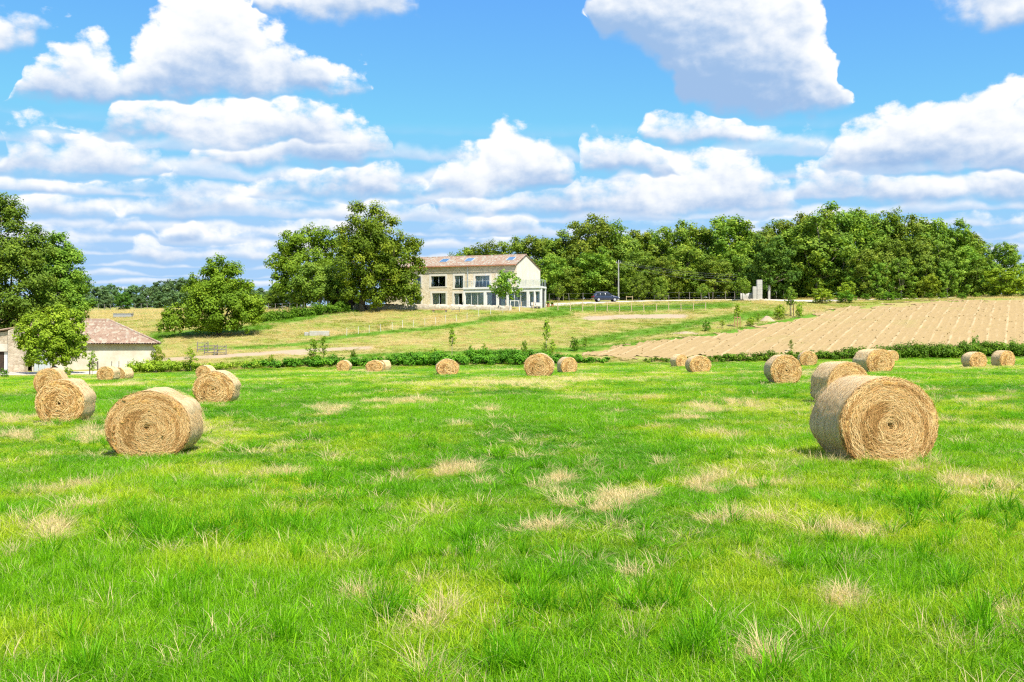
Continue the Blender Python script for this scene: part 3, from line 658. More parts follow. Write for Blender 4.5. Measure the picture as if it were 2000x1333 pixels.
# the wood behind the house and to the right
G1 = 'tall oaks of the wood between the house and the gate piers'
for i, (px, top, Y) in enumerate([(908, 470, 216), (952, 460, 214), (1002, 453, 212), (1050, 446, 210), (1096, 441, 208), (1240, 432, 212), (1285, 436, 216), (1325, 419, 211), (1368, 427, 209), (1472, 424, 210)]):
    tree('oak%d' % (i % 5), px, top, Y, ORD[i] + ' from the left of the olive oaks in the back row of the wood', group=G1, wide=1.05)
tree('oak2', 1150, 406, 206, 'tallest twin-topped oak of the wood, just right of the house', wide=1.0)
tree('oak1', 1194, 418, 208, 'tall oak of the wood standing behind the utility pole')
tree('oak3', 1425, 402, 205, 'tallest dark oak of the wood left of the gate piers', wide=1.05)
G2 = 'lower oaks along the near edge of the wood'
for i, (px, top, Y) in enumerate([(1082, 490, 196), (1118, 515, 193), (1165, 475, 196), (1205, 505, 193), (1250, 478, 197), (1300, 495, 194), (1345, 470, 197), (1395, 492, 194), (1440, 480, 196), (1475, 500, 195)]):
    tree('oak%d' % ((i + 2) % 5), px, top, Y, ORD[i] + ' from the left of the lower oaks along the near wood edge', group=G2, wide=1.25)
G3 = 'dark oaks on the crest of the right-hand wood'
for i, (px, top, Y) in enumerate([(1515, 416, 214), (1558, 404, 212), (1600, 395, 212), (1642, 380, 212), (1690, 387, 213), (1732, 394, 214), (1775, 407, 213), (1816, 412, 212), (1860, 417, 211), (1885, 438, 214), (1905, 458, 222)]):
    tree('oak%d' % ((i + 1) % 5), px, top, Y, ORD[i] + ' from the left of the dark oaks on the skyline above the tilled field', group=G3, wide=1.0)
tree('teal', 1503, 442, 188, 'dark blue-green rounded tree right behind the gate piers', wide=1.05)
tree('ash0', 1596, 400, 192, 'largest light green ash tree standing in front of the wood', wide=1.25)
tree('ash1', 1548, 428, 196, 'light green ash between the blue-green tree and the largest ash', wide=1.1)
G4 = 'light green ashes in front of the right-hand wood'
for i, (px, top, Y) in enumerate([(1645, 446, 190), (1692, 472, 185), (1738, 452, 190), (1788, 448, 190), (1838, 460, 188), (1886, 466, 187), (1760, 492, 184), (1715, 500, 184), (1850, 500, 184), (1670, 505, 186), (1805, 490, 186), (1910, 495, 186)]):
    tree('ash%d' % (i % 4), px, top, Y, nth(px, [1645, 1692, 1738, 1788, 1838, 1886, 1760, 1715, 1850, 1670, 1805, 1910]) + ' from the left of the light ashes along the lane', group=G4, wide=1.1)
tree('ash2', 1962, 459, 188, 'feathery ash at the right end of the wood against the sky', wide=1.0)
tree('ash3', 2030, 470, 190, 'light green ash cut by the right edge of the picture')
tree('yellow0', 1962, 516, 181, 'round yellow-green tree at the right end of the lane', wide=1.6)
tree('yellow1', 1815, 533, 182, 'small yellow-green tree midway along the lane', wide=1.1)
tree('yellow0', 1655, 545, 178, 'small yellow-green tree in front of the largest ash', wide=1.0)
for i, (px, top, Y, l) in enumerate([(1606, 560, 173, 'leafy green bush at the upper left corner of the tilled field'), (1652, 566, 173, 'wide green bush along the top edge of the tilled field'),
                                     (1735, 568, 177, 'dark low bush below the ashes by the lane'), (1880, 572, 177, 'low green bush above the far right of the tilled field')]):
    tree('bush%d' % (0 if i else 1), px, top, Y, l, 'bush', wide=1.9, name='bush')
GH = 'low hedge bushes along the lane'
for i in range(12):
    tree('bush%d' % (i % 2 * 2), 1690 + i * 31, 571 - (i % 3), 178 + i * 0.3, ORD[i] + ' from the left of the low hedge bushes lining the lane', 'bush', GH, 1.6, 'hedge_bush')
def undergrowth():
    r = random.Random(4); L = []
    for px in np.arange(880, 2150, 7):
        for Y in (201, 207):
            p = at(px + r.uniform(-5, 5), Y + r.uniform(-2, 2)); h = r.uniform(1.6, 3.4); L.append((p.x, p.y, p.z + h * 0.4, h * 0.55, h * 0.5, h * 0.62))
    o = link('undergrowth', leaf_mesh('undergrowth', L, 36000, 0.40, 8, 6, 0.5), None, MATS['leaf_oak']); tag(o, 'dense dark undergrowth under the trees of the wood', 'undergrowth', kind='stuff')
undergrowth()
# young trees on the drive lawn
tree_px('ash3', 1248, 50, 526, 188, 'olive green tree right of the utility pole', name='tree')
tree_px('ash1', 1290, 46, 534, 185, 'greyish tree with stakes in the middle of the drive lawn')
tree_px('young', 1373, 30, 553, 181, 'small bright green round tree alone on the drive lawn')
tree_px('young', 1450, 40, 538, 178, 'pale green round tree left of the gate piers')
tree_px('young', 1092, 30, 552, 182, 'slim green tree beside the terracotta pots')
# left of the house
lx = lob(595, 176, 605, [(575, 475, 30, 0), (605, 470, 32, 1), (640, 475, 28, 2), (548, 515, 26, 0), (580, 520, 34, -2), (620, 520, 34, -1), (655, 510, 30, 1), (545, 560, 28, -1), (590, 570, 34, -2), (640, 565, 34, -2), (660, 545, 28, 0), (568, 500, 26, 2), (620, 555, 34, 1)])
custom_tree('tree', 'dark green oak left of the big golden-green tree by the house', 'tree', 595, 176, [(x, z, r * 1.12, dy) for x, z, r, dy in lx], 28000, 0.36, 'leaf_walnut', 201, 3, 0.35)
lx = lob(618, 161, 604, [(600, 535, 26, 0), (630, 530, 26, 0.5), (650, 550, 20, 0), (585, 560, 22, -1), (618, 560, 26, -1.5), (645, 575, 18, -0.5), (600, 580, 16, 0), (575, 580, 14, 0)])
custom_tree('tree', 'paler green tree with a pale trunk before the dark oak', 'tree', 624, 161, lx, 15000, 0.27, 'leaf_ash', 202, 2.0, 0.22, 'bark_pale', grow=1.12)
lx = lob(708, 157, 603, [(715, 430, 38, 0), (742, 440, 32, 0.5), (690, 460, 34, 0), (725, 475, 40, -1.2), (765, 470, 32, 0), (795, 485, 33, 0), (808, 520, 24, 0.3), (770, 515, 38, -1), (680, 500, 30, -0.5), (705, 520, 38, -2.2),
                         (740, 540, 38, -2), (675, 545, 28, -0.5), (700, 565, 26, -1.5), (785, 550, 32, -0.6), (760, 572, 24, -1.6), (800, 572, 22, -1.6), (815, 575, 14, -1.4), (735, 578, 20, -2), (672, 575, 18, -0.5), (740, 500, 40, 2), (700, 480, 36, 2.5), (770, 545, 34, 2)])
lx = [(x, z, r * 1.16, dy) for x, z, r, dy in lx]
custom_tree('linden_tree', 'huge golden-green tree with a dense dark crown before the house', 'tree', 708, 157, lx, 52000, 0.30, 'leaf_linden', 203, 2.4, 0.55, clumps=16, sub=0.36)
tree('oak0', 838, 492, 205, 'tree top peeking above the left end of the house roof', wide=0.7)
for i, (px, top, Y) in enumerate([(540, 560, 186), (575, 568, 184), (660, 565, 186), (690, 560, 185)]):
    tree('oak%d' % i, px, top, Y, ORD[i] + ' from the left of the low dark trees behind the pasture oak', group='low dark trees behind the pasture', wide=1.8)
# walnut on the pasture
lx = lob(428, 130, 652, [(425, 520, 26, 0), (450, 535, 26, 0.5), (400, 545, 28, 0), (470, 560, 28, 0), (425, 565, 34, -1.2), (385, 575, 28, -0.3), (455, 590, 34, -1.5), (490, 590, 26, 0), (410, 605, 34, -1.8), (370, 610, 26, 0), (440, 625, 26, -2), (480, 622, 26, -1.2),
                         (500, 612, 18, 0), (390, 630, 20, -1.5), (340, 610, 22, 0), (325, 630, 16, -0.4), (350, 632, 16, -0.8), (440, 560, 34, 2), (400, 590, 34, 2.2), (475, 600, 32, 2)])
custom_tree('walnut_tree', 'broad bright green tree standing alone on the pasture slope, casting a shadow', 'tree', 428, 130, lx, 42000, 0.25, 'leaf_walnut', 204, 1.0, 0.32, clumps=15, sub=0.37, grow=1.16)
# tall trees on the left edge
lx = lob(20, 135, 690, [(0, 420, 34, 0), (30, 440, 26, 0), (-30, 430, 40, 1), (10, 480, 44, -1), (60, 480, 30, 0), (-30, 500, 48, -1.5), (40, 525, 42, -2), (75, 510, 34, 0), (10, 570, 46, -3), (80, 560, 36, -1.5), (-40, 580, 48, -2), (50, 600, 40, -3), (100, 600, 30, -1), (10, 640, 44, -3), (70, 645, 36, -2), (-50, 650, 46, -2), (20, 520, 50, 3), (30, 600, 50, 3)])
custom_tree('tree', 'tallest tree at the left edge, towering behind the barn', 'tree', 20, 135, lx, 46000, 0.30, 'leaf_deep', 205, 3.0, 0.45, clumps=15, sub=0.37, grow=1.12)
lx = lob(115, 138, 680, [(110, 500, 26, 0), (130, 525, 26, 0), (95, 540, 32, -1), (135, 560, 30, -1), (150, 590, 24, 0), (110, 590, 34, -2), (140, 620, 28, -1), (165, 610, 14, 0), (100, 640, 34, -1), (150, 645, 26, -1), (120, 570, 32, 2)])
custom_tree('tree', 'green tree sloping down to the right behind the barn roof', 'tree', 118, 138, lx, 34000, 0.28, 'leaf_deep', 206, 2.0, 0.35, clumps=14, sub=0.37, grow=1.3)
lx = lob(103, 99.5, 722, [(75, 625, 26, 0), (105, 615, 28, 0), (135, 622, 26, 0), (60, 645, 24, -0.3), (95, 645, 30, -0.8), (130, 650, 28, -0.6), (150, 650, 18, 0), (55, 668, 20, -0.2), (85, 675, 24, -0.8), (120, 678, 24, -0.8), (150, 675, 17, 0), (110, 655, 30, 1), (70, 690, 16, -0.4), (100, 694, 16, -0.6), (135, 692, 15, -0.4)])
custom_tree('tree', 'bushy yellow-green tree growing in front of the barn', 'tree', 104, 99.5, lx, 26000, 0.19, 'leaf_yellow', 207, 1.0, 0.14, clumps=16, sub=0.36, grow=1.22)
# distant trees across the fields on the left
GF = 'distant trees beyond the dry grass on the left'
for i, (px, top, Y) in enumerate([(150, 560, 250), (188, 549, 262), (216, 550, 270), (262, 552, 275), (292, 549, 270), (322, 541, 262), (352, 537, 255), (385, 533, 262), (420, 540, 262), (470, 548, 258), (505, 556, 250), (540, 552, 262), (310, 566, 238), (345, 562, 236), (272, 572, 240), (205, 574, 238), (170, 577, 236), (500, 566, 232)]):
    tree('far%d' % (i % 3), px, top, Y, nth(px, [150, 188, 216, 262, 292, 322, 352, 385, 420, 470, 505, 540, 310, 345, 272, 205, 170, 500]) + ' from the left of the bluish trees in the far tree line', group=GF, wide=1.25, name='tree')
tree('teal', 241, 566, 205, 'dark round tree standing before the far tree line', wide=1.25)
# shrubs, saplings
SH = [('bush1', 307, 668, 103.5, 30, 'bright yellow-green bush at the right end of the barn', 'bush'), ('sapling1', 75, 676, 96, 26, 'slim leafy sapling before the grey metal barn door', 'sapling'),
      ('bush0', 8, 718, 90, 22, 'small green bush at the left edge of the meadow', 'bush'), ('whip1', 180, 678, 96, 26, 'thin sparse sapling between dark stakes before the barn', 'sapling'),
      ('whip1', 372, 672, 104, 30, 'olive sapling behind the two left hay bales', 'sapling'), ('bush1', 132, 716, 96, 24, 'yellowish shrub behind the hay bales by the yard', 'bush'),
      ('whip0', 612, 655, 110, 36, 'tall leafy double sapling above the leftmost far bale', 'sapling'), ('whip0', 632, 650, 112, 20, 'thin sapling beside the tall double sapling', 'sapling'),
      ('sapling0', 883, 636, 116, 18, 'yellow-green sapling in the middle of the hedge', 'sapling'), ('sapling0', 1067, 617, 119, 22, 'yellow sapling above the largest far bale', 'sapling'),
      ('bush2', 1025, 661, 119, 17, 'dark round bush left of the yellow sapling', 'bush'), ('whip0', 1064, 664, 117, 18, 'small green shrub under the yellow sapling', 'bush'), ('whip1', 1079, 658, 118, 18, 'brownish shrub right below the yellow sapling', 'bush'),
      ('whip0', 919, 670, 115, 14, 'small dark shrub on the hedge right of the middle sapling', 'bush'), ('whip1', 946, 666, 116, 16, 'thin shrub on the hedge left of the dark round bush', 'bush'),
      ('bush0', 1122, 655, 122, 22, 'green bush at the left tip of the tilled field', 'bush'), ('whip0', 1143, 654, 123, 18, 'smaller bush beside the one at the field tip', 'bush'),
      ('bush0', 1380, 622, 138, 20, 'dark green shrub on the upper edge of the tilled field', 'bush'), ('whip1', 1411, 622, 141, 17, 'reddish dry shrub on the bank by the tilled field', 'bush'),
      ('sapling0', 1440, 590, 142, 20, 'olive sapling tied between short wooden stakes', 'sapling'), ('bush1', 1466, 618, 143, 24, 'loose bush right of the staked olive sapling', 'bush'),
      ('whip0', 1481, 608, 145, 12, 'narrow dark shrub behind the loose bush', 'bush'), ('bush1', 1523, 592, 150, 30, 'large yellow-green bush by the pale sandy mound', 'bush'),
      ('bush1', 1561, 590, 152, 20, 'rounded yellow-green bush right of the two dark stakes', 'bush'), ('sapling2', 1545, 556, 154, 32, 'leafy young tree tied to two dark stakes', 'sapling'),
      ('bush0', 690, 680, 112, 18, 'low shrub on the hedge above the paired bales', 'bush'), ('bush1', 848, 679, 114, 34, 'yellowish shrub on the hedge behind the lone bale', 'bush'),
      ('bush1', 530, 690, 108, 16, 'small yellow shrub on the weedy bank', 'bush'), ('bush0', 793, 686, 113, 16, 'small shrub on the hedge left of the yellowish shrub', 'bush'), ('whip0', 1545, 660, 121, 14, 'tiny shrub at the lower edge of the tilled field', 'bush'),
      ('bush2', 668, 596, 158, 30, 'dark bush under the big tree beside the shed', 'bush'), ('bush2', 338, 598, 150, 44, 'low green bush left behind the pasture tree', 'bush'),
      ('bush0', 1905, 652, 121, 22, 'taller tuft of the right-hand hedge near the far right bales', 'bush'), ('young', 988, 524, 157.5, 72, 'small dark green tree standing before the house windows', 'tree')]
for key, px, top, Y, w, l, cat in SH:
    tree_px(key, px, w, top, Y, l, cat, name='tree' if cat == 'tree' else 'sapling' if cat == 'sapling' else 'bush')
# hedges and weedy banks along the meadow edge
def hedge(name, label, x0, x1, yfun, hfun, n, size, mat, seed, step=9, wide=0.7):
    r = random.Random(seed); L = []
    px = x0
    c0 = at((x0 + x1) / 2, yfun((x0 + x1) / 2))
    while px < x1:
        Y = yfun(px) + r.uniform(-0.7, 0.7); h = hfun(px) * r.uniform(0.72, 1.12); p = at(px, Y) - c0
        R = max(0.25, h * 0.5)
        L.append((p.x, p.y, p.z + h * 0.42, R * r.uniform(0.9, 1.6), R * wide * 2, R * 1.05)); px += step * r.uniform(0.4, 1.0)
    me = leaf_mesh(name, L, n, size, seed, 9, 0.5)
    o = link(name, me, None, MATS[mat]); o.location = c0; return tag(o, label, 'hedge')
eY = lambda px: float(np.interp((px - CX) / F, TU, TEDGE))
hedge('bramble_hedge', 'dark green bramble hedge behind the middle row of bales', 480, 1190, lambda p: eY(p) + 1.5, lambda p: np.interp(p, [480, 560, 620, 760, 820, 1000, 1100, 1190], [0.6, 0.9, 1.1, 0.95, 1.45, 1.45, 1.1, 0.5]), 60000, 0.17, 'leaf_hedge', 301)
hedge('bramble_hedge', 'green hedge along the foot of the tilled field', 1260, 2120, lambda p: eY(p) + 1.2, lambda p: np.interp(p, [1260, 1330, 1420, 1600, 1720, 1850, 1950, 2120], [0.4, 0.6, 0.9, 1.0, 1.4, 1.7, 1.8, 1.8]), 60000, 0.18, 'leaf_hedge', 302)
hedge('weed_bank', 'tall mixed weeds on the bank between barn and hedge', 255, 520, lambda p: eY(p) + 1.6, lambda p: np.interp(p, [255, 300, 360, 420, 520], [1.0, 1.5, 1.0, 0.9, 0.8]), 12000, 0.15, 'leaf_yellow', 303, 12)
hedge('weed_bank', 'dark leafy bank of tall plants on the upper pasture left of the terrace', 500, 682, lambda p: float(np.interp(p, [500, 600, 682], [146, 153, 156.5])), lambda p: 1.6, 16000, 0.19, 'leaf_hedge', 304, 9, 0.8)

# ------------------------------------------------------------------ hay bales
def bale_body(seed, D=1.5, L=1.25, nth=96, nl=12, nr=18, rough=1.0):
    """roll of hay lying on its side, axis along y, wound end towards -y; base at z = 0"""
    r = np.random.default_rng(seed); R = D / 2; V = []; side = []
    th = np.linspace(0, 2 * math.pi, nth, endpoint=False)
    lump = 1 + sum(r.uniform(0.004, 0.014) * rough * np.cos(k * th + r.uniform(0, 6.28)) for k in range(2, 9))
    prof = []
    for i in range(nr):                      # front face, centre outwards
        f = (i + 0.35) / nr; prof.append((f, -L / 2, 'f'))
    for f, y in ((0.965, -L / 2 + 0.02), (1.0, -L / 2 + 0.07)): prof.append((f, y, 's'))
    for i in range(1, nl): prof.append((1.0 + 0.018 * math.sin(math.pi * i / nl), -L / 2 + 0.07 + (L - 0.14) * i / nl, 's'))
    for f, y in ((1.0, L / 2 - 0.07), (0.965, L / 2 - 0.02)): prof.append((f, y, 's'))
    for i in range(nr - 1, -1, -2): prof.append(((i + 0.35) / nr, L / 2, 'b'))
    cx, cz = r.uniform(-0.14, 0.14), r.uniform(-0.14, 0.02)
    sp = r.uniform(0.055, 0.075); phs = r.uniform(0, 6.28); ck = r.uniform(0, 6.28, 6)
    for f, y, w in prof:
        rr = R * f * lump * (1 + r.normal(0, 0.004, nth) * rough)
        off = np.zeros(nth)
        if w in 'fb':
            s = -1 if w == 'f' else 1
            sw = np.sin(2 * math.pi * (R * f / sp - th / 6.283) + phs + 0.8 * np.sin(3 * th + ck[0]) + 0.5 * np.sin(5 * th + ck[1]))
            off = (0.011 * sw * min(1, f * 3) + 0.020 * np.sin(4 * th + 9 * f + ck[2]) * f + r.normal(0, 0.009, nth)) * rough
            bulge = 0.055 * (1 - f * f) - 0.045 * math.exp(-(f / 0.12) ** 2)
            off = s * (off + bulge)
        x = rr * np.sin(th) + cx * (1 - f) * (w != 's'); z = rr * np.cos(th) + cz * (1 - f) * (w != 's')
        x = x * (1 + 0.05 * (z < 0) * np.abs(z / R)) * 1.02; z = z * 0.965
        floor = -0.86 * R; z = np.where(z < floor, floor + (z - floor) * 0.15, z)
        V.append(np.stack([x, y + off, z], -1)); side.append(np.full(nth, 1.0 if w == 's' else 0.0))
    n = len(prof); V = np.concatenate(V); side = np.concatenate(side)
    zmin = V[:, 2].min(); V[:, 2] -= zmin
    idx = np.arange(n * nth).reshape(n, nth); nx = np.roll(idx, -1, 1)
    Fc = np.stack([idx[:-1], nx[:-1], nx[1:], idx[1:]], -1).reshape(-1, 4)
    extra = np.array([[idx[0][(2 * k) % nth], idx[0][(2 * k + 1) % nth], idx[0][(2 * k + 2) % nth], idx[0][0]] for k in range(1, nth // 2 - 1)])
    V[idx[0], 1] += 0.0
    Fc = np.concatenate([Fc, extra[:, ::-1]])
    # material coordinates are centred on the axis
    V[:, 2] += zmin
    return V, Fc, side, -zmin
def straw_mesh(seed, n, Hc, D=1.5, L=1.25, w=0.007, long=0.16):
    """loose straws lying round the wound end and over the wrapped side"""
    r = np.random.default_rng(seed); R = D / 2
    m = int(n * 0.62); f = np.sqrt(r.uniform(0.003, 1, m)); th = r.uniform(0, 6.283, m)
    ln = long * r.uniform(0.35, 1.5, m); y = -L / 2 - 0.055 * (1 - f * f) + 0.035 * np.exp(-(f / 0.12) ** 2) + r.uniform(-0.035, 0.012, m)
    rad = np.stack([np.sin(th), np.zeros(m), np.cos(th)], -1); tan = np.stack([np.cos(th), np.zeros(m), -np.sin(th)], -1)
    ang = r.normal(0, 0.38, m)[:, None]; d = tan * np.cos(ang) + rad * np.sin(ang); d[:, 1] -= r.normal(0.0, 0.14, m); 
    c = rad * (R * f)[:, None]; c[:, 1] = y
    # side straws
    k = n - m; th2 = r.uniform(0, 6.283, k); rad2 = np.stack([np.sin(th2), np.zeros(k), np.cos(th2)], -1); tan2 = np.stack([np.cos(th2), np.zeros(k), -np.sin(th2)], -1)
    c2 = rad2 * (R * 1.012 + r.uniform(-0.008, 0.012, k))[:, None]; c2[:, 1] = r.uniform(-L / 2, L / 2, k)
    edge = r.random(k) < 0.35; c2[edge, 1] = -L / 2 + np.abs(r.normal(0, 0.03, edge.sum()))
    d2 = tan2 * r.uniform(0.6, 1, k)[:, None] + rad2 * np.abs(r.normal(0, 0.22, k))[:, None]; d2[:, 1] += r.normal(0, 0.35, k)
    C = np.concatenate([c, c2]); Dv = np.concatenate([d, d2]); ln = np.concatenate([ln, long * r.uniform(0.3, 1.2, k)])
    Rv = np.concatenate([rad, rad2]); outn = np.concatenate([np.tile([0, -1.0, 0], (m, 1)), rad2])
    Dv /= np.linalg.norm(Dv, axis=1, keepdims=True)
    Sd = np.cross(Dv, outn); Sd /= np.linalg.norm(Sd, axis=1, keepdims=True) + 1e-9
    ww = (w * r.uniform(0.6, 1.4, n))[:, None]; hl = (ln / 2)[:, None]
    bend = -Rv * (ln ** 2)[:, None] * 0.5
    p0, p1, p2 = C - Dv * hl + bend, C + outn * 0.004, C + Dv * hl + bend
    Vv = np.stack([p0 - Sd * ww / 2, p0 + Sd * ww / 2, p1 - Sd * ww / 2, p1 + Sd * ww / 2, p2 - Sd * ww / 2, p2 + Sd * ww / 2], 1)
    Vv[:, :, 0] *= 1.03; Vv[:, :, 2] *= 0.965
    keep = (Vv[:, :, 2].min(1) > -0.80 * R) & (Vv[:, :, 2].max(1) < R * 1.06); Vv = Vv[keep]; n2 = len(Vv)
    b = (np.arange(n2) * 6)[:, None]
    Fc = np.concatenate([b + np.array([0, 1, 3, 2]), b + np.array([2, 3, 5, 4])])
    cen = Vv.mean(1); ta = np.arctan2(cen[:, 0], cen[:, 2]); ra = np.hypot(cen[:, 0], cen[:, 2])
    arc = np.clip((0.8 * N1(np.sin(ta) * 0.55, np.cos(ta) * 0.55 + ra * 7.0, 0.7) + 0.6 * N2(np.sin(ta) * 1.2, np.cos(ta) * 1.2 + ra * 3.0, 0.8) - 0.55) * 1.3, 0, 1) * (np.abs(cen[:, 1]) > L / 2 - 0.12)
    t = np.clip((r.beta(1.5, 1.3, n2) + 0.08) * (1 - 0.72 * arc) + 0.25 * (np.arange(n2) > n2 * 0.62), 0, 1)
    return mesh_np('loose_straw', Vv.reshape(-1, 3), Fc, 4, None, False, {'tint': np.concatenate([t, t])})
BV = {}
def bale_variant(key, seed, n, w, rough=1.0, nth=96, wrap=False):
    V, Fc, side, Hc = bale_body(seed, rough=rough, nth=nth)
    me = mesh_np('hay_roll', V, Fc, 4, {'side': side}, True); me.materials.append(MATS['hay'])
    st = straw_mesh(seed + 1, n, Hc, w=w); st.materials.append(MATS['straw'])
    BV[key] = (me, st, Hc)
bale_variant('near0', 11, 22000, 0.0038, 1.3, 128); bale_variant('near1', 15, 22000, 0.0038, 1.7, 128); bale_variant('near2', 19, 9000, 0.006, 1.5, 128)
for i in range(3): bale_variant('mid%d' % i, 30 + 2 * i, 3500, 0.011, 1.5)
for i in range(3): bale_variant('small%d' % i, 50 + 2 * i, 1500, 0.020, 1.6, 64)
# x0, x1, top row, base row, turn of the wound end (degrees, + shows the left side), variant, label
BALES = [
    (1578, 1825, 740, 905, 5, 'near0', 'largest hay bale, nearest on the right, wound end facing the camera'),
    (1580, 1697, 710, 792, 12, 'near2', 'shaded brown hay bale directly behind the largest right bale'),
    (1491, 1565, 694, 752, 2, 'mid0', 'round hay bale left of the shaded bale on the right'),
    (1557, 1596, 688, 717, -6, 'small0', 'small far hay bale just behind the round bale on the right'),
    (1665, 1745, 684, 731, 14, 'mid1', 'slumped hay bale beyond the shaded bale on the right'),
    (1725, 1755, 683, 709, 2, 'small1', 'small far hay bale peeking out right of the slumped bale'),
    (1878, 1926, 690, 721, 8, 'small2', 'left one of the two hay bales by the right hedge'),
    (1936, 1981, 686, 719, 12, 'small0', 'rightmost hay bale by the right hedge'),
    (1308, 1344, 692, 720, 24, 'small1', 'far hay bale at the foot of the tilled field, turned left'),
    (1337, 1389, 697, 731, 6, 'small2', 'hay bale in front of the turned one below the tilled field'),
    (1023, 1084, 693, 739, -4, 'mid2', 'largest bale of the middle row, facing straight ahead'),
    (1086, 1128, 700, 731, 16, 'small0', 'hay bale right beside the largest one of the middle row'),
    (850, 897, 704, 735, 6, 'small1', 'lone hay bale with a pale top at the middle hedge'),
    (714, 752, 706, 729, 0, 'small2', 'front one of the paired bales at the middle hedge'),
    (735, 765, 703, 727, -32, 'small0', 'rear one of the paired bales, its right side lit'),
    (657, 688, 706, 728, -4, 'small1', 'small round bale at the left of the middle hedge'),
    (211, 402, 767, 893, 4, 'near1', 'big hay bale nearest on the left, slumped, right side lit'),
    (73, 187, 743, 828, 4, 'mid0', 'hay bale at the far left, in front of another one'),
    (68, 134, 717, 772, 8, 'mid1', 'hay bale half hidden behind the far left one'),
    (190, 235, 718, 746, -6, 'small2', 'front one of the two bales before the barn'),
    (222, 260, 720, 744, -22, 'small0', 'rear one of the two bales before the barn, right side lit'),
    (378, 472, 728, 791, 2, 'mid2', 'hay bale left of centre with a dark rim'),
    (384, 421, 716, 741, -10, 'small1', 'small hay bale behind the one left of centre'),
]
BALE_POS = []
for x0, x1, top, base, yaw, key, label in BALES:
    px = (x0 + x1) / 2; p = hit(px, base - 2)
    view = math.degrees(math.atan((px - CX) / F)); phi = math.radians(abs(view + yaw))
    Y = p.y; Lr = 1.25 / 1.5
    Dm = (x1 - x0) * Y / F / (math.cos(phi) + Lr * math.sin(phi)); Dm = 0.98 * min(max(Dm, 1.15), 1.9)
    Hm = (base - top) * Y / F
    me, st, Hc = BV[key]
    s = Dm / 1.54; h0 = (Hc + 0.75 * 0.965)
    sz = min(max((Hm + 0.05) / h0, s * 0.78), s * 1.08)
    q = Vector((p.x, p.y, 0)); d = Vector((p.x, p.y, 0)).normalized(); q = q + d * (0.45 * s)
    o = thing('hay_bale', label, 'hay bale', (q.x, q.y, zs(q.x, q.y) - 0.05), math.radians(yaw), 'round hay bales on the meadow')
    o.scale = (s, s, sz); BALE_POS.append((q.x, q.y, Dm, Y))
    b = link('hay_roll', me, o); b.location = (0, 0, Hc)
    c = link('loose_straw', st, o); c.location = (0, 0, Hc); c['kind'] = 'stuff'

# ------------------------------------------------------------------ farmhouse
HX, HY, HZ = 0.74, 165.0, 5.62
ex, ey = np.array([0.942, -0.336]), np.array([0.336, 0.942])
house = thing('farmhouse', 'long pale stone farmhouse with a low tiled roof on the hill', 'house', (HX, HY, HZ), math.atan2(-0.336, 0.942))
def hl(px, py, yl):
    """photograph point on the plane y = yl of the house -> local x, z"""
    u = (px - CX) / F
    Y = (yl + ey[0] * HX + ey[1] * HY) / (ey[0] * u + ey[1])
    return ex[0] * (u * Y - HX) + ex[1] * (Y - HY), (CY - py) * Y / F - HZ
HL, HD, EAVE = 23.5, 12.3, 6.75
RIDGE_Y, RIDGE_Z = 4.7, 8.55
def wall_panel(name, x0, x1, z0, z1, y, opens, mat, parent, depth=0.32, back=True):
    """wall sheet along x with real openings and their reveals, on the plane y (outside towards -y)"""
    m = MB(); xs = sorted({x0, x1, *[v for o in opens for v in o[:2]]}); zz = sorted({z0, z1, *[v for o in opens for v in o[2:4]]})
    for a, b in zip(xs[:-1], xs[1:]):
        for c, d in zip(zz[:-1], zz[1:]):
            mx, mz = (a + b) / 2, (c + d) / 2
            if any(o[0] < mx < o[1] and o[2] < mz < o[3] for o in opens): continue
            m.poly([(a, y, c), (b, y, c), (b, y, d), (a, y, d)])
            if back: m.poly([(a, y + depth, c), (a, y + depth, d), (b, y + depth, d), (b, y + depth, c)])
    for a, b, c, d in opens:
        m.poly([(a, y, c), (a, y, d), (a, y + depth, d), (a, y + depth, c)]); m.poly([(b, y, c), (b, y + depth, c), (b, y + depth, d), (b, y, d)])
        m.poly([(a, y, d), (b, y, d), (b, y + depth, d), (a, y + depth, d)]); m.poly([(a, y, c), (a, y + depth, c), (b, y + depth, c), (b, y, c)])
    for a in (x0, x1): m.poly([(a, y, z0), (a, y + depth, z0), (a, y + depth, z1), (a, y, z1)])
    return m.build(name, MATS[mat], parent)
def curtain(parent, x0, x1, z0, z1, y, mat):
    n = max(8, int((x1 - x0) / 0.06)); V = []; Fc = []
    for i in range(n + 1):
        x = x0 + (x1 - x0) * i / n; yy = y + 0.05 * math.sin(i * 1.15) + 0.02 * math.sin(i * 0.4)
        V += [(x, yy, z0), (x, yy, z1)]
        if i: Fc.append((2 * i - 2, 2 * i, 2 * i + 1, 2 * i - 1))
    return link('curtain', mesh_np('curtain', V, Fc, 4, smooth=True), parent, MATS[mat])
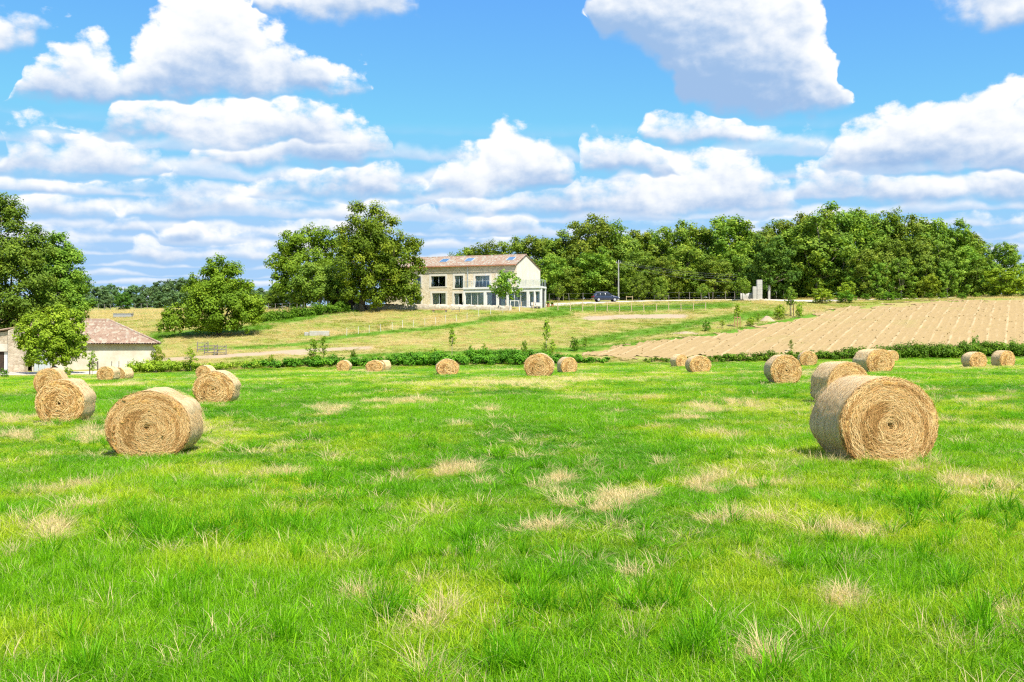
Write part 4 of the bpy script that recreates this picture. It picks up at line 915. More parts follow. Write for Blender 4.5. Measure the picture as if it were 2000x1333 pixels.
def window(parent, x0, x1, z0, z1, y, leaves=2, cur=None, cmat='curtain', surround=None, rail=False, mat='metal_grey', name='window'):
    m = MB(); t = 0.07; yf = y + 0.20
    m.box(x0, x0 + t, yf, yf + 0.06, z0, z1); m.box(x1 - t, x1, yf, yf + 0.06, z0, z1); m.box(x0 + t, x1 - t, yf, yf + 0.06, z1 - t, z1); m.box(x0 + t, x1 - t, yf, yf + 0.06, z0, z0 + t)
    for i in range(1, leaves):
        x = x0 + (x1 - x0) * i / leaves; m.box(x - 0.04, x + 0.04, yf - 0.003, yf + 0.063, z0 + t, z1 - t)
    w = m.build(name, MATS[mat], parent)
    for i in range(leaves):
        a, b = x0 + (x1 - x0) * i / leaves + 0.05, x0 + (x1 - x0) * (i + 1) / leaves - 0.05
        MB().box(a, b, yf + 0.02, yf + 0.032, z0 + t, z1 - t).build('pane', MATS['pane_glass'], w)
    for c0, c1 in (cur or []):
        curtain(w, x0 + (x1 - x0) * c0, x0 + (x1 - x0) * c1, z0 + 0.03, z1 - 0.06, yf + 0.13, cmat)
    if surround:
        s = MB(); b = surround
        s.box(x0 - b, x0, y - 0.03, y + 0.02, z0 - 0.02, z1 + b); s.box(x1, x1 + b, y - 0.03, y + 0.02, z0 - 0.02, z1 + b); s.box(x0, x1, y - 0.03, y + 0.02, z1, z1 + b); s.box(x0 - b, x1 + b, y - 0.06, y + 0.02, z0 - 0.16, z0 - 0.021)
        s.build('surround', MATS['render_white'], w)
    if rail: MB().box(x0 + 0.02, x1 - 0.02, y + 0.05, y + 0.062, z0 + 0.05, z0 + 0.95).build('glass_balustrade', MATS['pane_glass'], w)
    return w
def rect(px0, px1, py0, py1, yl=0.0):
    a, z1 = hl(px0, py0, yl); b, z0 = hl(px1, py1, yl); return (a, b, z0, z1)
W1 = [rect(806, 822, 541, 561), rect(842, 870, 540, 560), rect(888, 904.5, 539, 563), rect(928, 956, 539, 562), rect(972, 992, 539, 562)]
W0 = [rect(796, 822, 575, 596), rect(844, 870.5, 573, 596), rect(887, 903, 573.5, 596)]
wall_panel('wall', -HL, 0, -1.0, EAVE, 0.0, W1 + W0, 'house_stone', house)
cur1 = [None, [(0.0, 0.12)], [(0.05, 0.55), (0.7, 0.95)], [(0.02, 0.6), (0.66, 0.98)], [(0, 0.9)]]
for o, c in zip(W1, cur1): window(house, *o, 0.0, 2, c, 'curtain', 0.32, True)
for o, c, cm in zip(W0, [[(0, 1)], [(0.02, 0.52), (0.62, 0.98)], [(0.02, 0.42)]], ['curtain', 'curtain_cream', 'curtain']): window(house, *o, 0.0, 2, c, cm, 0.32)
# side and rear walls
def gable(x, name='gable_wall'):
    m = MB(); o = [(0, -1.0), (HD, -1.0), (HD, EAVE - 0.15), (RIDGE_Y, RIDGE_Z - 0.12), (0, EAVE)]
    n = len(m.v); m.v += [(x, y, z) for y, z in o] + [(x - 0.35 * np.sign(x + 1), y, z) for y, z in o]
    m.f += [tuple(range(5)), tuple(range(9, 4, -1))]
    return m.build(name, MATS['house_stone'] if x < -1 else MATS['render_white'], house)
gable(0.002); gable(-HL - 0.002)
MB().box(-HL, 0, HD - 0.3, HD, -1.0, EAVE - 0.16).build('rear_wall', MATS['house_stone'], house)
MB().box(-HL + 0.3, -0.4, 0.34, HD - 0.31, 3.05, 3.25).build('upper_floor', MATS['timber_dark'], house)
MB().box(-HL + 0.3, -0.4, 0.34, HD - 0.31, 6.2, 6.35).build('ceiling', MATS['timber_dark'], house)
def corrugated(name, p00, p10, p01, p11, mat, parent, pitch=0.24, rows=6, amp=0.05, thick=0.10):
    """sheet of curved roof tiles: corner points eave-left, eave-right, ridge-left, ridge-right"""
    p00, p10, p01, p11 = map(lambda v: np.array(v, float), (p00, p10, p01, p11))
    n = max(6, int(np.linalg.norm(p10 - p00) / pitch * 4)); nr = max(2, int(np.linalg.norm(p01 - p00) / 0.38))
    nrm = np.cross(p10 - p00, p01 - p00); nrm /= np.linalg.norm(nrm)
    V = []; r = np.random.default_rng(4)
    for j in range(nr + 1):
        for st in ((0, 1) if j < nr else (0,)):
            t = (j + 0.96 * st) / nr; jog = r.normal(0, 0.008, n + 1)
            for i in range(n + 1):
                s = i / n; p = (p00 * (1 - s) + p10 * s) * (1 - t) + (p01 * (1 - s) + p11 * s) * t
                V.append(p + nrm * (amp * abs(math.sin(i * math.pi / 4)) + (0.035 if st == 0 else 0.0) + jog[i]))
    rowsn = 2 * nr + 1; idx = np.arange(rowsn * (n + 1)).reshape(rowsn, n + 1)
    Fc = np.stack([idx[:-1, :-1], idx[:-1, 1:], idx[1:, 1:], idx[1:, :-1]], -1).reshape(-1, 4)
    k = len(V); V += [p - nrm * thick for p in (p00, p10, p11, p01)]
    q = [p00, p10, p11, p01]; V += q
    Fc = np.concatenate([Fc, np.array([[k + 3, k + 2, k + 1, k]] + [[k + a, k + (a + 1) % 4, k + 4 + (a + 1) % 4, k + 4 + a] for a in range(4)])])
    return link(name, mesh_np(name, np.array(V), Fc, 4, smooth=False), parent, MATS[mat])
oh = 0.38; sl = (RIDGE_Z - EAVE) / RIDGE_Y; slb = (RIDGE_Z - EAVE + 0.15) / (HD - RIDGE_Y)
roof = corrugated('roof', (-HL - 0.3, -oh, EAVE - oh * sl + 0.1), (0.12, -oh, EAVE - oh * sl + 0.1), (-HL - 0.3, RIDGE_Y, RIDGE_Z + 0.1), (0.12, RIDGE_Y, RIDGE_Z + 0.1), 'roof_tiles', house)
corrugated('rear_roof', (0.12, HD + oh, EAVE - 0.05 - oh * slb), (-HL - 0.3, HD + oh, EAVE - 0.05 - oh * slb), (0.12, RIDGE_Y + 0.002, RIDGE_Z + 0.1), (-HL - 0.3, RIDGE_Y + 0.002, RIDGE_Z + 0.1), 'roof_tiles', house)
MB().tube([(-HL - 0.3, RIDGE_Y, RIDGE_Z + 0.12), (0.12, RIDGE_Y, RIDGE_Z + 0.12)], 0.12, 8).build('ridge_cap', MATS['roof_tiles'], roof)
for px0, px1 in ((857, 872), (906, 921), (988, 1002)):
    y0, y1 = RIDGE_Y * 0.36, RIDGE_Y * 0.72
    a, _ = hl(px0, 507, y0); b, _ = hl(px1, 507, y0); z0, z1 = EAVE + sl * y0 + 0.16, EAVE + sl * y1 + 0.16
    m = MB(); q = [(a, y0, z0), (b, y0, z0), (b, y1, z1), (a, y1, z1)]; nrm = np.array([0, -sl, 1.0]); nrm /= np.linalg.norm(nrm)
    m.v = [tuple(np.array(p) - nrm * 0.12) for p in q] + [tuple(np.array(p) + nrm * 0.06) for p in q]; m.f = [(4, 5, 6, 7), (0, 1, 5, 4), (1, 2, 6, 5), (2, 3, 7, 6), (3, 0, 4, 7)]
    w = m.build('skylight', MATS['metal_grey'], roof)
    m = MB(); ins = [(a + 0.08, y0 + 0.08, 0), (b - 0.08, y0 + 0.08, 0), (b - 0.08, y1 - 0.08, 0), (a + 0.08, y1 - 0.08, 0)]
    m.poly([tuple(np.array((x, y, EAVE + sl * y + 0.16)) + nrm * 0.075) for x, y, _ in ins]).build('skylight_glass', MATS['roof_glass'], roof)
MB().tube([(-HL - 0.3, -oh - 0.06, EAVE - oh * sl + 0.03), (0.1, -oh - 0.06, EAVE - oh * sl + 0.03)], 0.07, 8).build('gutter', MATS['terracotta'], house)
dpx, _ = hl(914, 540, 0.0)
MB().tube([(dpx, -oh - 0.02, EAVE - 0.2), (dpx, -0.10, EAVE - 0.55), (dpx, -0.10, 3.1)], 0.06, 8).build('downpipe', MATS['metal_grey'], house)
MB().box(-5.4, -5.2, -0.14, -0.02, 5.0, 5.22).build('wall_lamp', MATS['metal_grey'], house)
# glazed garden room with a roof terrace in front of the right half
GY = -2.6
gx0, _ = hl(905, 580, GY); gx1, _ = hl(1057, 580, GY); gtop = hl(960, 561, GY)[1]; gsill = hl(960, 571, GY)[1]; gb = -0.35
opens = [(*[hl(p, 580, GY)[0] for p in pr], gb + 0.12, gsill) for pr in ((908, 944.5), (950, 969), (973, 988), (992, 1028.5), (1033.5, 1042.5), (1045.5, 1054))]
groom = wall_panel('garden_room', gx0, gx1, gb - 0.8, gtop - 0.3, GY, opens, 'frame_white', house, 0.35)
MB().box(gx0 - 0.05, gx1 + 0.05, GY - 0.12, 0.0 - 0.01, gtop - 0.295, gtop).build('roof_slab', MATS['frame_white'], groom)
for y0, y1 in ((GY + 0.352, GY + 0.6), (-0.35, -0.02)): MB().box(gx1 - 0.3, gx1 - 0.003, y0, y1, gb - 0.8, gtop - 0.30).build('corner_post', MATS['frame_white'], groom)
MB().box(gx1 - 0.2, gx1 - 0.19, GY + 0.6, -0.35, gb, gtop - 0.30).build('side_pane', MATS['pane_glass'], groom); curtain(groom, 0, 1, gb, gtop - 0.35, 0, 'curtain').matrix_local = Matrix.Translation((gx1 - 0.35, GY + 0.7, 0)) @ Matrix.Rotation(math.pi / 2, 4, 'Z')
MB().box(0.36, gx1 - 0.31, -0.3, -0.02, gb - 0.8, gtop - 0.30).build('rear_wall', MATS['frame_white'], groom)
for i, o in enumerate(opens):
    w = window(house, *o, GY, 3 if o[1] - o[0] > 2 else 1, [[(0.02, 0.99)], [(0.02, 0.5)], [(0.3, 0.9)], [(0.02, 0.5), (0.55, 0.98)], [(0.05, 0.8)], [(0.35, 0.95)]][i], 'curtain', None, False, 'frame_white', 'glazing')
rl = MB()
for x in np.linspace(gx0 + 0.1, gx1 - 0.05, 11): rl.box(x - 0.02, x + 0.02, GY + 0.03, GY + 0.07, gtop, gtop + 1.0)
for y in np.linspace(GY + 0.9, -0.1, 3): rl.box(gx1 - 0.07, gx1 - 0.03, y - 0.02, y + 0.02, gtop, gtop + 1.0)
rl.box(gx0 + 0.08, gx1 - 0.02, GY + 0.02, GY + 0.08, gtop + 1.0, gtop + 1.04); rl.box(gx1 - 0.08, gx1 - 0.02, GY + 0.081, -0.05, gtop + 1.0, gtop + 1.04)
rl.build('railing', MATS['metal_grey'], groom)
MB().box(gx0 + 0.1, gx1 - 0.08, GY + 0.045, GY + 0.055, gtop + 0.08, gtop + 0.98).build('railing_glass', MATS['pane_glass'], groom)

# terrace wall, shed, pots, small things round the house
def stone_wall(name, label, a, b, h, w=0.45, n=60, seed=1, mat='wall_stone', dz=-0.4):
    r = np.random.default_rng(seed); a, b = np.array(a), np.array(b); V = []; mid = (a + b) / 2; zb = zs(*mid)
    t = (b - a) / np.linalg.norm(b - a); nrm = np.array([-t[1], t[0]])
    rows = [(-w / 2, 0), (-w / 2 - 0.02, 0.35), (-w / 2, 0.7), (-w / 2 + 0.03, 1), (w / 2 - 0.03, 1), (w / 2, 0.5), (w / 2, 0)]
    for i in range(n + 1):
        p = a + (b - a) * i / n; z0 = zs(p[0], p[1] - 0.6) + dz; hh = h + r.normal(0, 0.03)
        for o, f in rows:
            q = p + nrm * (o + r.normal(0, 0.025)); V.append((q[0] - mid[0], q[1] - mid[1], z0 - zb + (hh - dz) * f + (r.normal(0, 0.03) if f else 0)))
    k = len(rows); idx = np.arange((n + 1) * k).reshape(n + 1, k)
    Fc = np.stack([idx[:-1, :-1], idx[1:, :-1], idx[1:, 1:], idx[:-1, 1:]], -1).reshape(-1, 4)
    o = link(name, mesh_np(name, V, Fc, 4), None, MATS[mat]); o.location = (mid[0], mid[1], zb); return tag(o, label, 'wall')
stone_wall('terrace_wall', 'long low stone terrace wall below the house front', w2(690, 158.5), w2(1000, 156.5), 0.85, n=120, seed=2)
MB_ = MB().box(-1.3, 1.3, -0.3, 0.3, 0, 0.62); o = MB_.build('planter_box', MATS['timber_dark']); bevel(o, 0.03); o.location = at(754, 160.5); tag(o, 'long dark planter box on the terrace under the big tree', 'planter')
sh = thing('timber_shed', 'dark brown open timber shed left of the big tree', 'shed', at(666, 162))
for x in (-1.9, 1.9):
    for y in (-1.2, 1.2): MB().box(x - 0.1, x + 0.1, y - 0.1, y + 0.1, -0.3, 2.3).build('post', MATS['timber_pale' if x < 0 else 'timber_dark'], sh)
MB().box(-1.8, 1.8, 1.3, 1.4, -0.2, 2.3).build('rear_boarding', MATS['timber_dark'], sh); MB().box(-0.4, 2.0, -1.42, -1.32, 0.7, 2.3).build('front_boarding', MATS['timber_dark'], sh)
MB().prism([(-2.3, 2.31), (2.3, 2.31), (2.3, 2.45), (0, 2.75), (-2.3, 2.45)], -1.7, 1.7).build('roof', MATS['timber_dark'], sh)
for px, Y, s, l in ((1071, 164, 0.5, 'large terracotta pot beside the garden room'), (1079, 165, 0.42, 'smaller terracotta pot right of the large one')):
    o = thing('flower_pot', l, 'flower pot', at(px, Y)); m = MB().tube([(0, 0, 0), (0, 0, s * 0.9), (0, 0, s), (0, 0, s * 1.05)], [s * 0.38, s * 0.5, s * 0.58, s * 0.58], 14); m.build('pot', MATS['terracotta'], o)
    link('plant', leaf_mesh('plant', [(0, 0, s * 1.5, s * 0.6, s * 0.6, s * 0.55)], 260, 0.14, 7), o, MATS['leaf_hedge'])
for px, Y, l in ((1043, 160.5, 'pale cushioned garden chair left of the last window'), (1052, 160.5, 'pale cushioned garden chair right of its twin')):
    o = thing('garden_chair', l, 'chair', at(px, Y), 0.3)
    MB().box(-0.35, 0.35, -0.35, 0.35, 0.32, 0.48).build('seat', MATS['cushion'], o); MB().box(-0.35, 0.35, 0.30, 0.42, 0.481, 0.95).build('backrest', MATS['cushion'], o)
    for x in (-0.3, 0.3):
        for y in (-0.3, 0.3): MB().box(x - 0.03, x + 0.03, y - 0.03, y + 0.03, 0, 0.32).build('leg', MATS['timber_pale'], o)
o = thing('swing_frame', 'white A-shaped swing frame on the lawn before the garden room', 'swing frame', at(1005, 156.5))
for x in (-0.75, 0.75):
    for y in (-0.55, 0.55): MB().tube([(x, y, -0.1), (x * 0.85, 0, 1.5)], 0.045, 6).build('leg', MATS['stake_white'], o)
MB().tube([(-0.75, 0, 1.5), (0.75, 0, 1.5)], 0.05, 6).build('crossbar', MATS['stake_white'], o)
o = thing('timber_bench', 'reddish timber slab bench on the slope below the terrace', 'bench', at(859, 154.2), -0.1)
bevel(MB().box(-1.25, 1.25, -0.2, 0.2, 0.28, 0.40).build('seat', MATS['timber_red'], o), 0.02)
for x in (-0.95, 0.95): MB().box(x - 0.12, x + 0.12, -0.16, 0.16, -0.15, 0.279).build('support', MATS['timber_grey'], o)
o = thing('hurdle', 'small grey timber hurdle right of the reddish bench', 'gate', at(890, 154.5), 0.1)
for x in (-0.55, 0.55): MB().box(x - 0.05, x + 0.05, -0.05, 0.05, -0.1, 0.75 if x > 0 else 0.5).build('post', MATS['timber_grey'], o)
MB().box(-0.5, 0.5, -0.02, 0.02, 0.3, 0.38).build('rail', MATS['timber_grey'], o)

# ------------------------------------------------------------------ car, pole, gate piers, fences
def car():
    o = thing('parked_car', 'dark blue estate car parked on the drive by the utility pole', 'car', at(1183, 178.5, 0.07), 0.12)
    # stations along x (rear to front): x, sill z, belt z, roof z, half width belt, half width roof
    ST = [(-2.32, 0.55, 0.80, 0.82, 0.70, 0.66), (-2.28, 0.42, 0.98, 1.02, 0.84, 0.72), (-2.05, 0.36, 1.02, 1.50, 0.90, 0.62), (-1.6, 0.30, 1.02, 1.64, 0.92, 0.64), (-0.9, 0.27, 1.01, 1.69, 0.93, 0.66), (-0.1, 0.27, 1.00, 1.70, 0.93, 0.66),
          (0.45, 0.27, 0.99, 1.62, 0.93, 0.64), (0.85, 0.27, 0.99, 1.38, 0.93, 0.66), (1.25, 0.28, 1.00, 1.06, 0.92, 0.74), (1.75, 0.30, 0.93, 0.98, 0.90, 0.70), (2.15, 0.34, 0.82, 0.88, 0.84, 0.62), (2.34, 0.42, 0.66, 0.70, 0.70, 0.5)]
    V = []; k = 10
    for x, s, b, t, wb, wt in ST:
        half = [(wb * 0.86, s), (wb, s + 0.14), (wb * 1.01, (s + b) / 2 + 0.05), (wb, b), (wt, t - 0.05 if t - b > 0.2 else (b + t) / 2), (wt * 0.6, t)]
        V += [(x, -a, z) for a, z in half] + [(x, a, z) for a, z in half[::-1]]
    k = 12; n = len(ST); idx = np.arange(n * k).reshape(n, k); nx = np.roll(idx, -1, 1)
    Fc = [tuple(map(int, f)) for f in np.stack([idx[:-1], idx[1:], nx[1:], nx[:-1]], -1).reshape(-1, 4)]
    me = bpy.data.meshes.new('body'); me.from_pydata(V, [], Fc + [tuple(range(k)), tuple(range(n * k - 1, (n - 1) * k - 1, -1))]); me.update(); me.polygons.foreach_set('use_smooth', [True] * len(me.polygons))
    b = link('body', me, o, MATS['car_paint']); sm = b.modifiers.new('s', 'SUBSURF'); sm.levels = 1; sm.render_levels = 2
    for s in (-1, 1):
        for x0, x1, z1a, z1b in ((-1.85, -1.15, 1.50, 1.56), (-1.08, -0.25, 1.56, 1.58), (-0.17, 0.75, 1.58, 1.30)):
            f = lambda x, z: (x, s * (0.945 - (z - 1.02) / 0.62 * 0.255), z)
            m = MB(); q = [f(x0, 1.06), f(x1 + (0.22 if x1 > 0.5 else 0), 1.06), f(x1, z1b), f(x0 + (0.15 if x0 < -1.5 else 0), z1a)]
            m.poly(q if s < 0 else q[::-1]); m.build('side_window', MATS['car_glass'], o)
        MB().box(1.0, 1.12, s * 0.95 - 0.08 + 0.06 * s, s * 0.95 + 0.08 + 0.06 * s, 1.0, 1.12).build('wing_mirror', MATS['car_paint'], o)
        MB().box(2.12, 2.30, min(s * 0.50, s * 0.82), max(s * 0.50, s * 0.82), 0.64, 0.76).build('headlight', MATS['lamp_glass'], o)
        MB().box(-2.33, -2.2, min(s * 0.62, s * 0.86), max(s * 0.62, s * 0.86), 0.80, 1.0).build('tail_light', MATS['lamp_red'], o)
        MB().tube([(-1.7, s * 0.55, 1.68), (0.3, s * 0.55, 1.70)], 0.02, 6).build('roof_rail', MATS['alloy'], o)
        for x in (-1.42, 1.42):
            w = MB().tube([(x, s * 0.74, 0.34), (x, s * 0.76, 0.34), (x, s * 0.94, 0.34), (x, s * 0.955, 0.34)], [0.30, 0.34, 0.34, 0.30], 22).build('wheel', MATS['rubber'], o)
            MB().tube([(x, s * 0.93, 0.34), (x, s * 0.962, 0.34)], [0.22, 0.21], 16).build('rim', MATS['alloy'], w)
    MB().poly([(0.62, -0.60, 1.55), (1.18, -0.74, 1.08), (1.18, 0.74, 1.08), (0.62, 0.60, 1.55)]).build('windscreen', MATS['car_glass'], o).location = (0.02, 0, 0.03)
car()
POLE = at(1208, 189); PH = (CY - 510) * 189 / F - POLE.z
o = thing('utility_pole', 'tall pale utility pole standing before the wood', 'utility pole', POLE)
MB().tube([(0, 0, -0.5), (0, 0, PH)], [0.16, 0.10], 10).build('shaft', MATS['concrete'], o)
MB().box(-0.5, 0.5, -0.06, 0.06, PH - 0.45, PH - 0.33).build('crossarm', MATS['timber_grey'], o)
for x in (-0.4, 0.0, 0.4): MB().tube([(x, 0, PH - 0.33 if x else PH), (x, 0, PH - 0.15 if x else PH + 0.15)], 0.05, 8).build('insulator', MATS['lamp_glass'], o)
for i, (dz, e) in enumerate(((0.1, (1440, 537)), (-0.2, (1440, 541)), (-0.35, (1440, 546)), (-1.0, (1440, 552)))):
    Y2 = 186.0; a = POLE + Vector((0.1 * i, 0, PH + dz)); b = Vector(((e[0] - CX) / F * Y2, Y2, (CY - e[1]) * Y2 / F))
    pts = [a.lerp(b, t) - Vector((0, 0, 0.55 * 4 * t * (1 - t))) for t in np.linspace(0, 1, 14)]
    q = MB().tube([p - a for p in pts], 0.013, 5).build('power_line', MATS['wire']); q.location = a
    tag(q, ['topmost', 'second', 'third', 'lowest'][i] + ' power line running right from the utility pole', 'power line')
def pier(name, label, px0, px1, py0, Y, mat, depth=0.6, cap=True, seed=0):
    x0, x1 = (px0 - CX) / F * Y, (px1 - CX) / F * Y; c = at((px0 + px1) / 2, Y); h = (CY - py0) * Y / F - c.z; w = (x1 - x0) / 2
    o = thing(name, label, 'pier', c); r = random.Random(seed)
    nb = max(2, int(h / 0.85))
    for i in range(nb):
        z0, z1 = -0.3 * (i == 0) + h * i / nb, h * (i + 1) / nb - 0.012; j = r.uniform(-0.012, 0.012)
        bevel(MB().box(-w + j, w + j, -depth / 2 + j, depth / 2 + j, z0, z1).build('stone_block', MATS[mat], o), 0.025)
    return o
pier('gate_pier', 'tallest white stone pier at the field gate', 1478, 1488, 547, 184, 'limestone', 0.8, seed=1)
pier('gate_pier', 'shorter white stone pier left of the tallest one', 1470, 1477, 560, 183.5, 'limestone', 0.7, seed=2)
pier('gate_pier', 'slim pale stone post right of the tall pier under the trees', 1500, 1504, 558, 184.5, 'limestone', 0.45, seed=3)
stone_wall('wing_wall', 'low pale wall behind the round tree at the gate', w2(1446, 184.5), w2(1468, 184.5), 1.25, 0.4, 14, 6, 'limestone', -0.3)
stone_wall('rubble_wall', 'broken low stone wall at the foot of the gate piers', w2(1430, 180), w2(1500, 179.5), 0.35, 0.5, 40, 7, 'wall_stone', -0.3)
def fence(name, label, pts, h, r, mat, wires=3, wr=0.006, lean=0.05, seed=0, wmat='wire'):
    o = thing(name, label, 'fence', pts[0]); rr = random.Random(seed); b = pts[0]
    for p in pts:
        q = p - b; d = Vector((rr.gauss(0, lean), rr.gauss(0, lean), 0)); hh = h * rr.uniform(0.9, 1.08)
        MB().tube([q - Vector((0, 0, 0.3)), q + Vector((0, 0, hh)) + d], [r, r * 0.9], 7).build('post', MATS[mat], o)
    for k in range(wires):
        z = h * (0.3 + 0.62 * k / max(1, wires - 1))
        MB().tube([p - b + Vector((0, -r, z)) for p in pts], wr, 4).build('wire', MATS[wmat], o)
    return o
fence('post_fence', 'pale timber post and wire fence on the slope right of the house', [at(px, Y) for px, Y in zip(range(1018, 1380, 24), np.linspace(157.5, 161, 16))], 1.35, 0.065, 'timber_pale', 3, 0.012)
fence('stake_fence', 'thin white stake fence climbing the pasture to the house', [hit(px, py) for px, py in ((677, 656), (700, 653.5), (721, 651), (744, 648.5), (766, 645), (786, 642), (807, 639.5), (830, 637), (851, 634.5), (871, 632), (892, 628), (912, 624), (935, 619), (958, 615), (982, 611))], 1.05, 0.03, 'stake_white', 2, 0.006)
fence('post_fence', 'weathered grey post fence along the edge of the wood', [at(px, 187.5 + 0.6 * (i % 2)) for i, px in enumerate((1072, 1090, 1100, 1112, 1139, 1237, 1248, 1326, 1347, 1370, 1386, 1392, 1417, 1435, 1516, 1530))], 1.5, 0.06, 'timber_grey', 2, 0.010, 0.08)
fence('post_fence', 'short grey posts in front of the terrace wall below the big tree', [at(px, 156.3) for px in (640, 668, 690, 710, 733)], 0.95, 0.06, 'timber_grey', 2, 0.008)
fence('post_fence', 'row of grey posts at the far field below the distant trees', [at(px, 212) for px in range(180, 300, 12)], 1.3, 0.06, 'timber_grey', 2, 0.010)
fence('post_fence', 'grey posts under the trees left of the big tree', [at(px, 168) for px in range(510, 650, 14)], 1.2, 0.055, 'timber_grey', 2, 0.010)
def stakes(label, px, Y, w, h, mat='timber_dark', n=2):
    o = thing('tree_stakes', label, 'stakes', at(px, Y))
    for i in range(n):
        x = -w / 2 + w * i / (n - 1); MB().tube([(x, -0.1, -0.2), (x, -0.1, h)], 0.05, 7).build('stake', MATS[mat], o)
    MB().box(-w / 2, w / 2, -0.17, -0.12, h - 0.2, h - 0.12).build('tie_bar', MATS[mat], o); return o
stakes('two dark stakes holding the leafy young tree by the tilled field', 1546, 153.6, 0.5, 1.9)
stakes('three short wooden stakes round the olive sapling', 1440, 141.7, 0.75, 1.5, 'timber_red', 3)
stakes('dark stakes holding the thin sapling before the barn', 184, 95.8, 0.75, 1.35)
stakes('grey stakes under the greyish tree on the drive lawn', 1292, 184.4, 2.6, 1.0, 'timber_grey', 4)
stakes('pale frame of stakes right of the utility pole', 1229, 186.5, 1.1, 0.85, 'timber_pale')
# sandy mound, stone trough, water tank, hurdles on the track
def mound(name, label, cat, px, Y, sx, sy, sz, mat, seed):
    r = np.random.default_rng(seed); n, k = 22, 9; V = []; Fc = []
    for j in range(k):
        f = j / (k - 1)
        for i in range(n):
            a = 2 * math.pi * i / n; w = 1 + 0.16 * math.sin(3 * a + seed) + r.normal(0, 0.03)
            V.append((sx * f * w * math.cos(a), sy * f * w * math.sin(a), sz * (math.cos(f * math.pi) * 0.5 + 0.5) + r.normal(0, 0.03) * (f < 0.9) - 0.12 * f))
    for j in range(k - 1):
        for i in range(n): Fc.append((j * n + i, (j + 1) * n + i, (j + 1) * n + (i + 1) % n, j * n + (i + 1) % n))
    o = link(name, mesh_np(name, V, Fc, 4, smooth=True), None, MATS[mat]); o.location = at(px, Y); return tag(o, label, cat)
mound('sand_mound', 'sandy mound by the large yellow-green bush', 'mound', 1498, 148.5, 1.3, 1.0, 0.7, 'earth_track', 3)
mound('sand_mound', 'low sandy heap on the bank by the tilled field', 'mound', 1340, 136, 2.6, 0.8, 0.25, 'earth_track', 5)
o = thing('stone_trough', 'weathered pale stone trough lying on the pasture', 'trough', at(624, 131), 0.12)
m = MB().box(-1.25, 1.25, -0.45, 0.45, -0.2, 0.28); bevel(m.build('base', MATS['limestone'], o), 0.06)
for y in (-0.38, 0.38): bevel(MB().box(-1.25, 1.25, y - 0.07, y + 0.07, 0.281, 0.58).build('long_side', MATS['limestone'], o), 0.04)
for x in (-1.17, 1.17): bevel(MB().box(x - 0.07, x + 0.07, -0.305, 0.305, 0.281, 0.57).build('end', MATS['concrete'], o), 0.04)
bevel(MB().box(-1.9, -1.35, -0.3, 0.3, -0.1, 0.42).build('loose_block', MATS['concrete'], o), 0.08)
o = thing('water_tank', 'low grey metal water tank on the slope behind the barn roof', 'tank', at(241, 172), 0.0)
bevel(MB().box(-1.5, 1.5, -0.6, 0.6, 0, 0.62).build('tub', MATS['galvanised'], o), 0.08); MB().box(-1.56, 1.56, -0.66, 0.66, 0.62, 0.68).build('rim', MATS['galvanised'], o); MB().tube([(1.6, -0.3, -0.1), (1.75, -0.3, 1.0)], 0.05, 6).build('standpipe', MATS['wire'], o)
for px, Y, w, rz, l in ((396, 117.5, 1.2, 0.55, 'left grey timber cattle hurdle beside the track'), (412, 115.5, 1.5, -0.1, 'middle grey timber cattle hurdle beside the track'), (430, 115.2, 1.3, 0.15, 'right grey timber cattle hurdle beside the track')):
    o = thing('cattle_hurdle', l, 'hurdle', at(px, Y), rz, 'hurdles by the track')
    for x in (-w / 2, w / 2): MB().box(x - 0.05, x + 0.05, -0.04, 0.04, -0.15, 1.15).build('post', MATS['timber_grey'], o)
    for z in (0.2, 0.55, 0.95): MB().box(-w / 2, w / 2, -0.02 - 0.022, 0.02 - 0.022, z, z + 0.09).build('rail', MATS['timber_grey'], o)
    MB().tube([(-w / 2 + 0.06, 0.03, 0.2), (w / 2 - 0.06, 0.03, 1.0)], 0.035, 5).build('brace', MATS['timber_grey'], o)

# ------------------------------------------------------------------ barn and outbuilding
BY = 107.0; BZ = zs((250 - CX) / F * BY, BY)
bx1 = (304 - CX) / F * BY; bx0 = (22 - CX) / F * BY; bez = (CY - 671) * BY / F; BH = bez - BZ
barn = thing('barn', 'low pale plastered barn with a hipped tile roof, left of the pasture', 'barn', ((186 - CX) / F * BY, BY, BZ), math.radians(21))
hw = 6.0; BD = 10.0
door = (-hw + 0.15, -hw + 1.75, -0.3, 1.85)
wall_panel('front_wall', -hw, hw, -0.8, BH, 0, [door], 'plaster_barn', barn, 0.4)
MB().box(hw - 0.4, hw - 0.003, 0.402, BD, -0.8, BH).build('side_wall', MATS['plaster_barn'], barn); MB().box(-hw, hw - 0.41, BD - 0.4, BD - 0.002, -0.8, BH).build('rear_wall', MATS['barn_stone'], barn)
dd = MB().box(door[0] + 0.02, door[1] - 0.02, 0.20, 0.26, -0.3, 1.84).build('metal_door', MATS['metal_grey'], barn)
for i in range(7):
    x = door[0] + 0.1 + (door[1] - door[0] - 0.2) * i / 6; MB().box(x - 0.02, x + 0.02, 0.17, 0.199, -0.3, 1.82).build('door_rib', MATS['metal_grey'], dd)
rz_ = (CY - 626) * (BY + BD / 2) / F - BZ; o_ = 0.45; rr_ = hw - BD / 2 + 0.3
br = corrugated('roof', (-hw - o_, -o_, BH - 0.05), (hw + o_, -o_, BH - 0.05), (-hw - o_, BD / 2, rz_), (rr_, BD / 2, rz_), 'barn_tiles', barn, 0.26, amp=0.06)
corrugated('roof_hip', (hw + o_, -o_, BH - 0.05), (hw + o_, BD + o_, BH - 0.05), (rr_, BD / 2, rz_), (rr_ + 0.01, BD / 2 + 0.02, rz_), 'barn_tiles', barn, 0.26, amp=0.06)
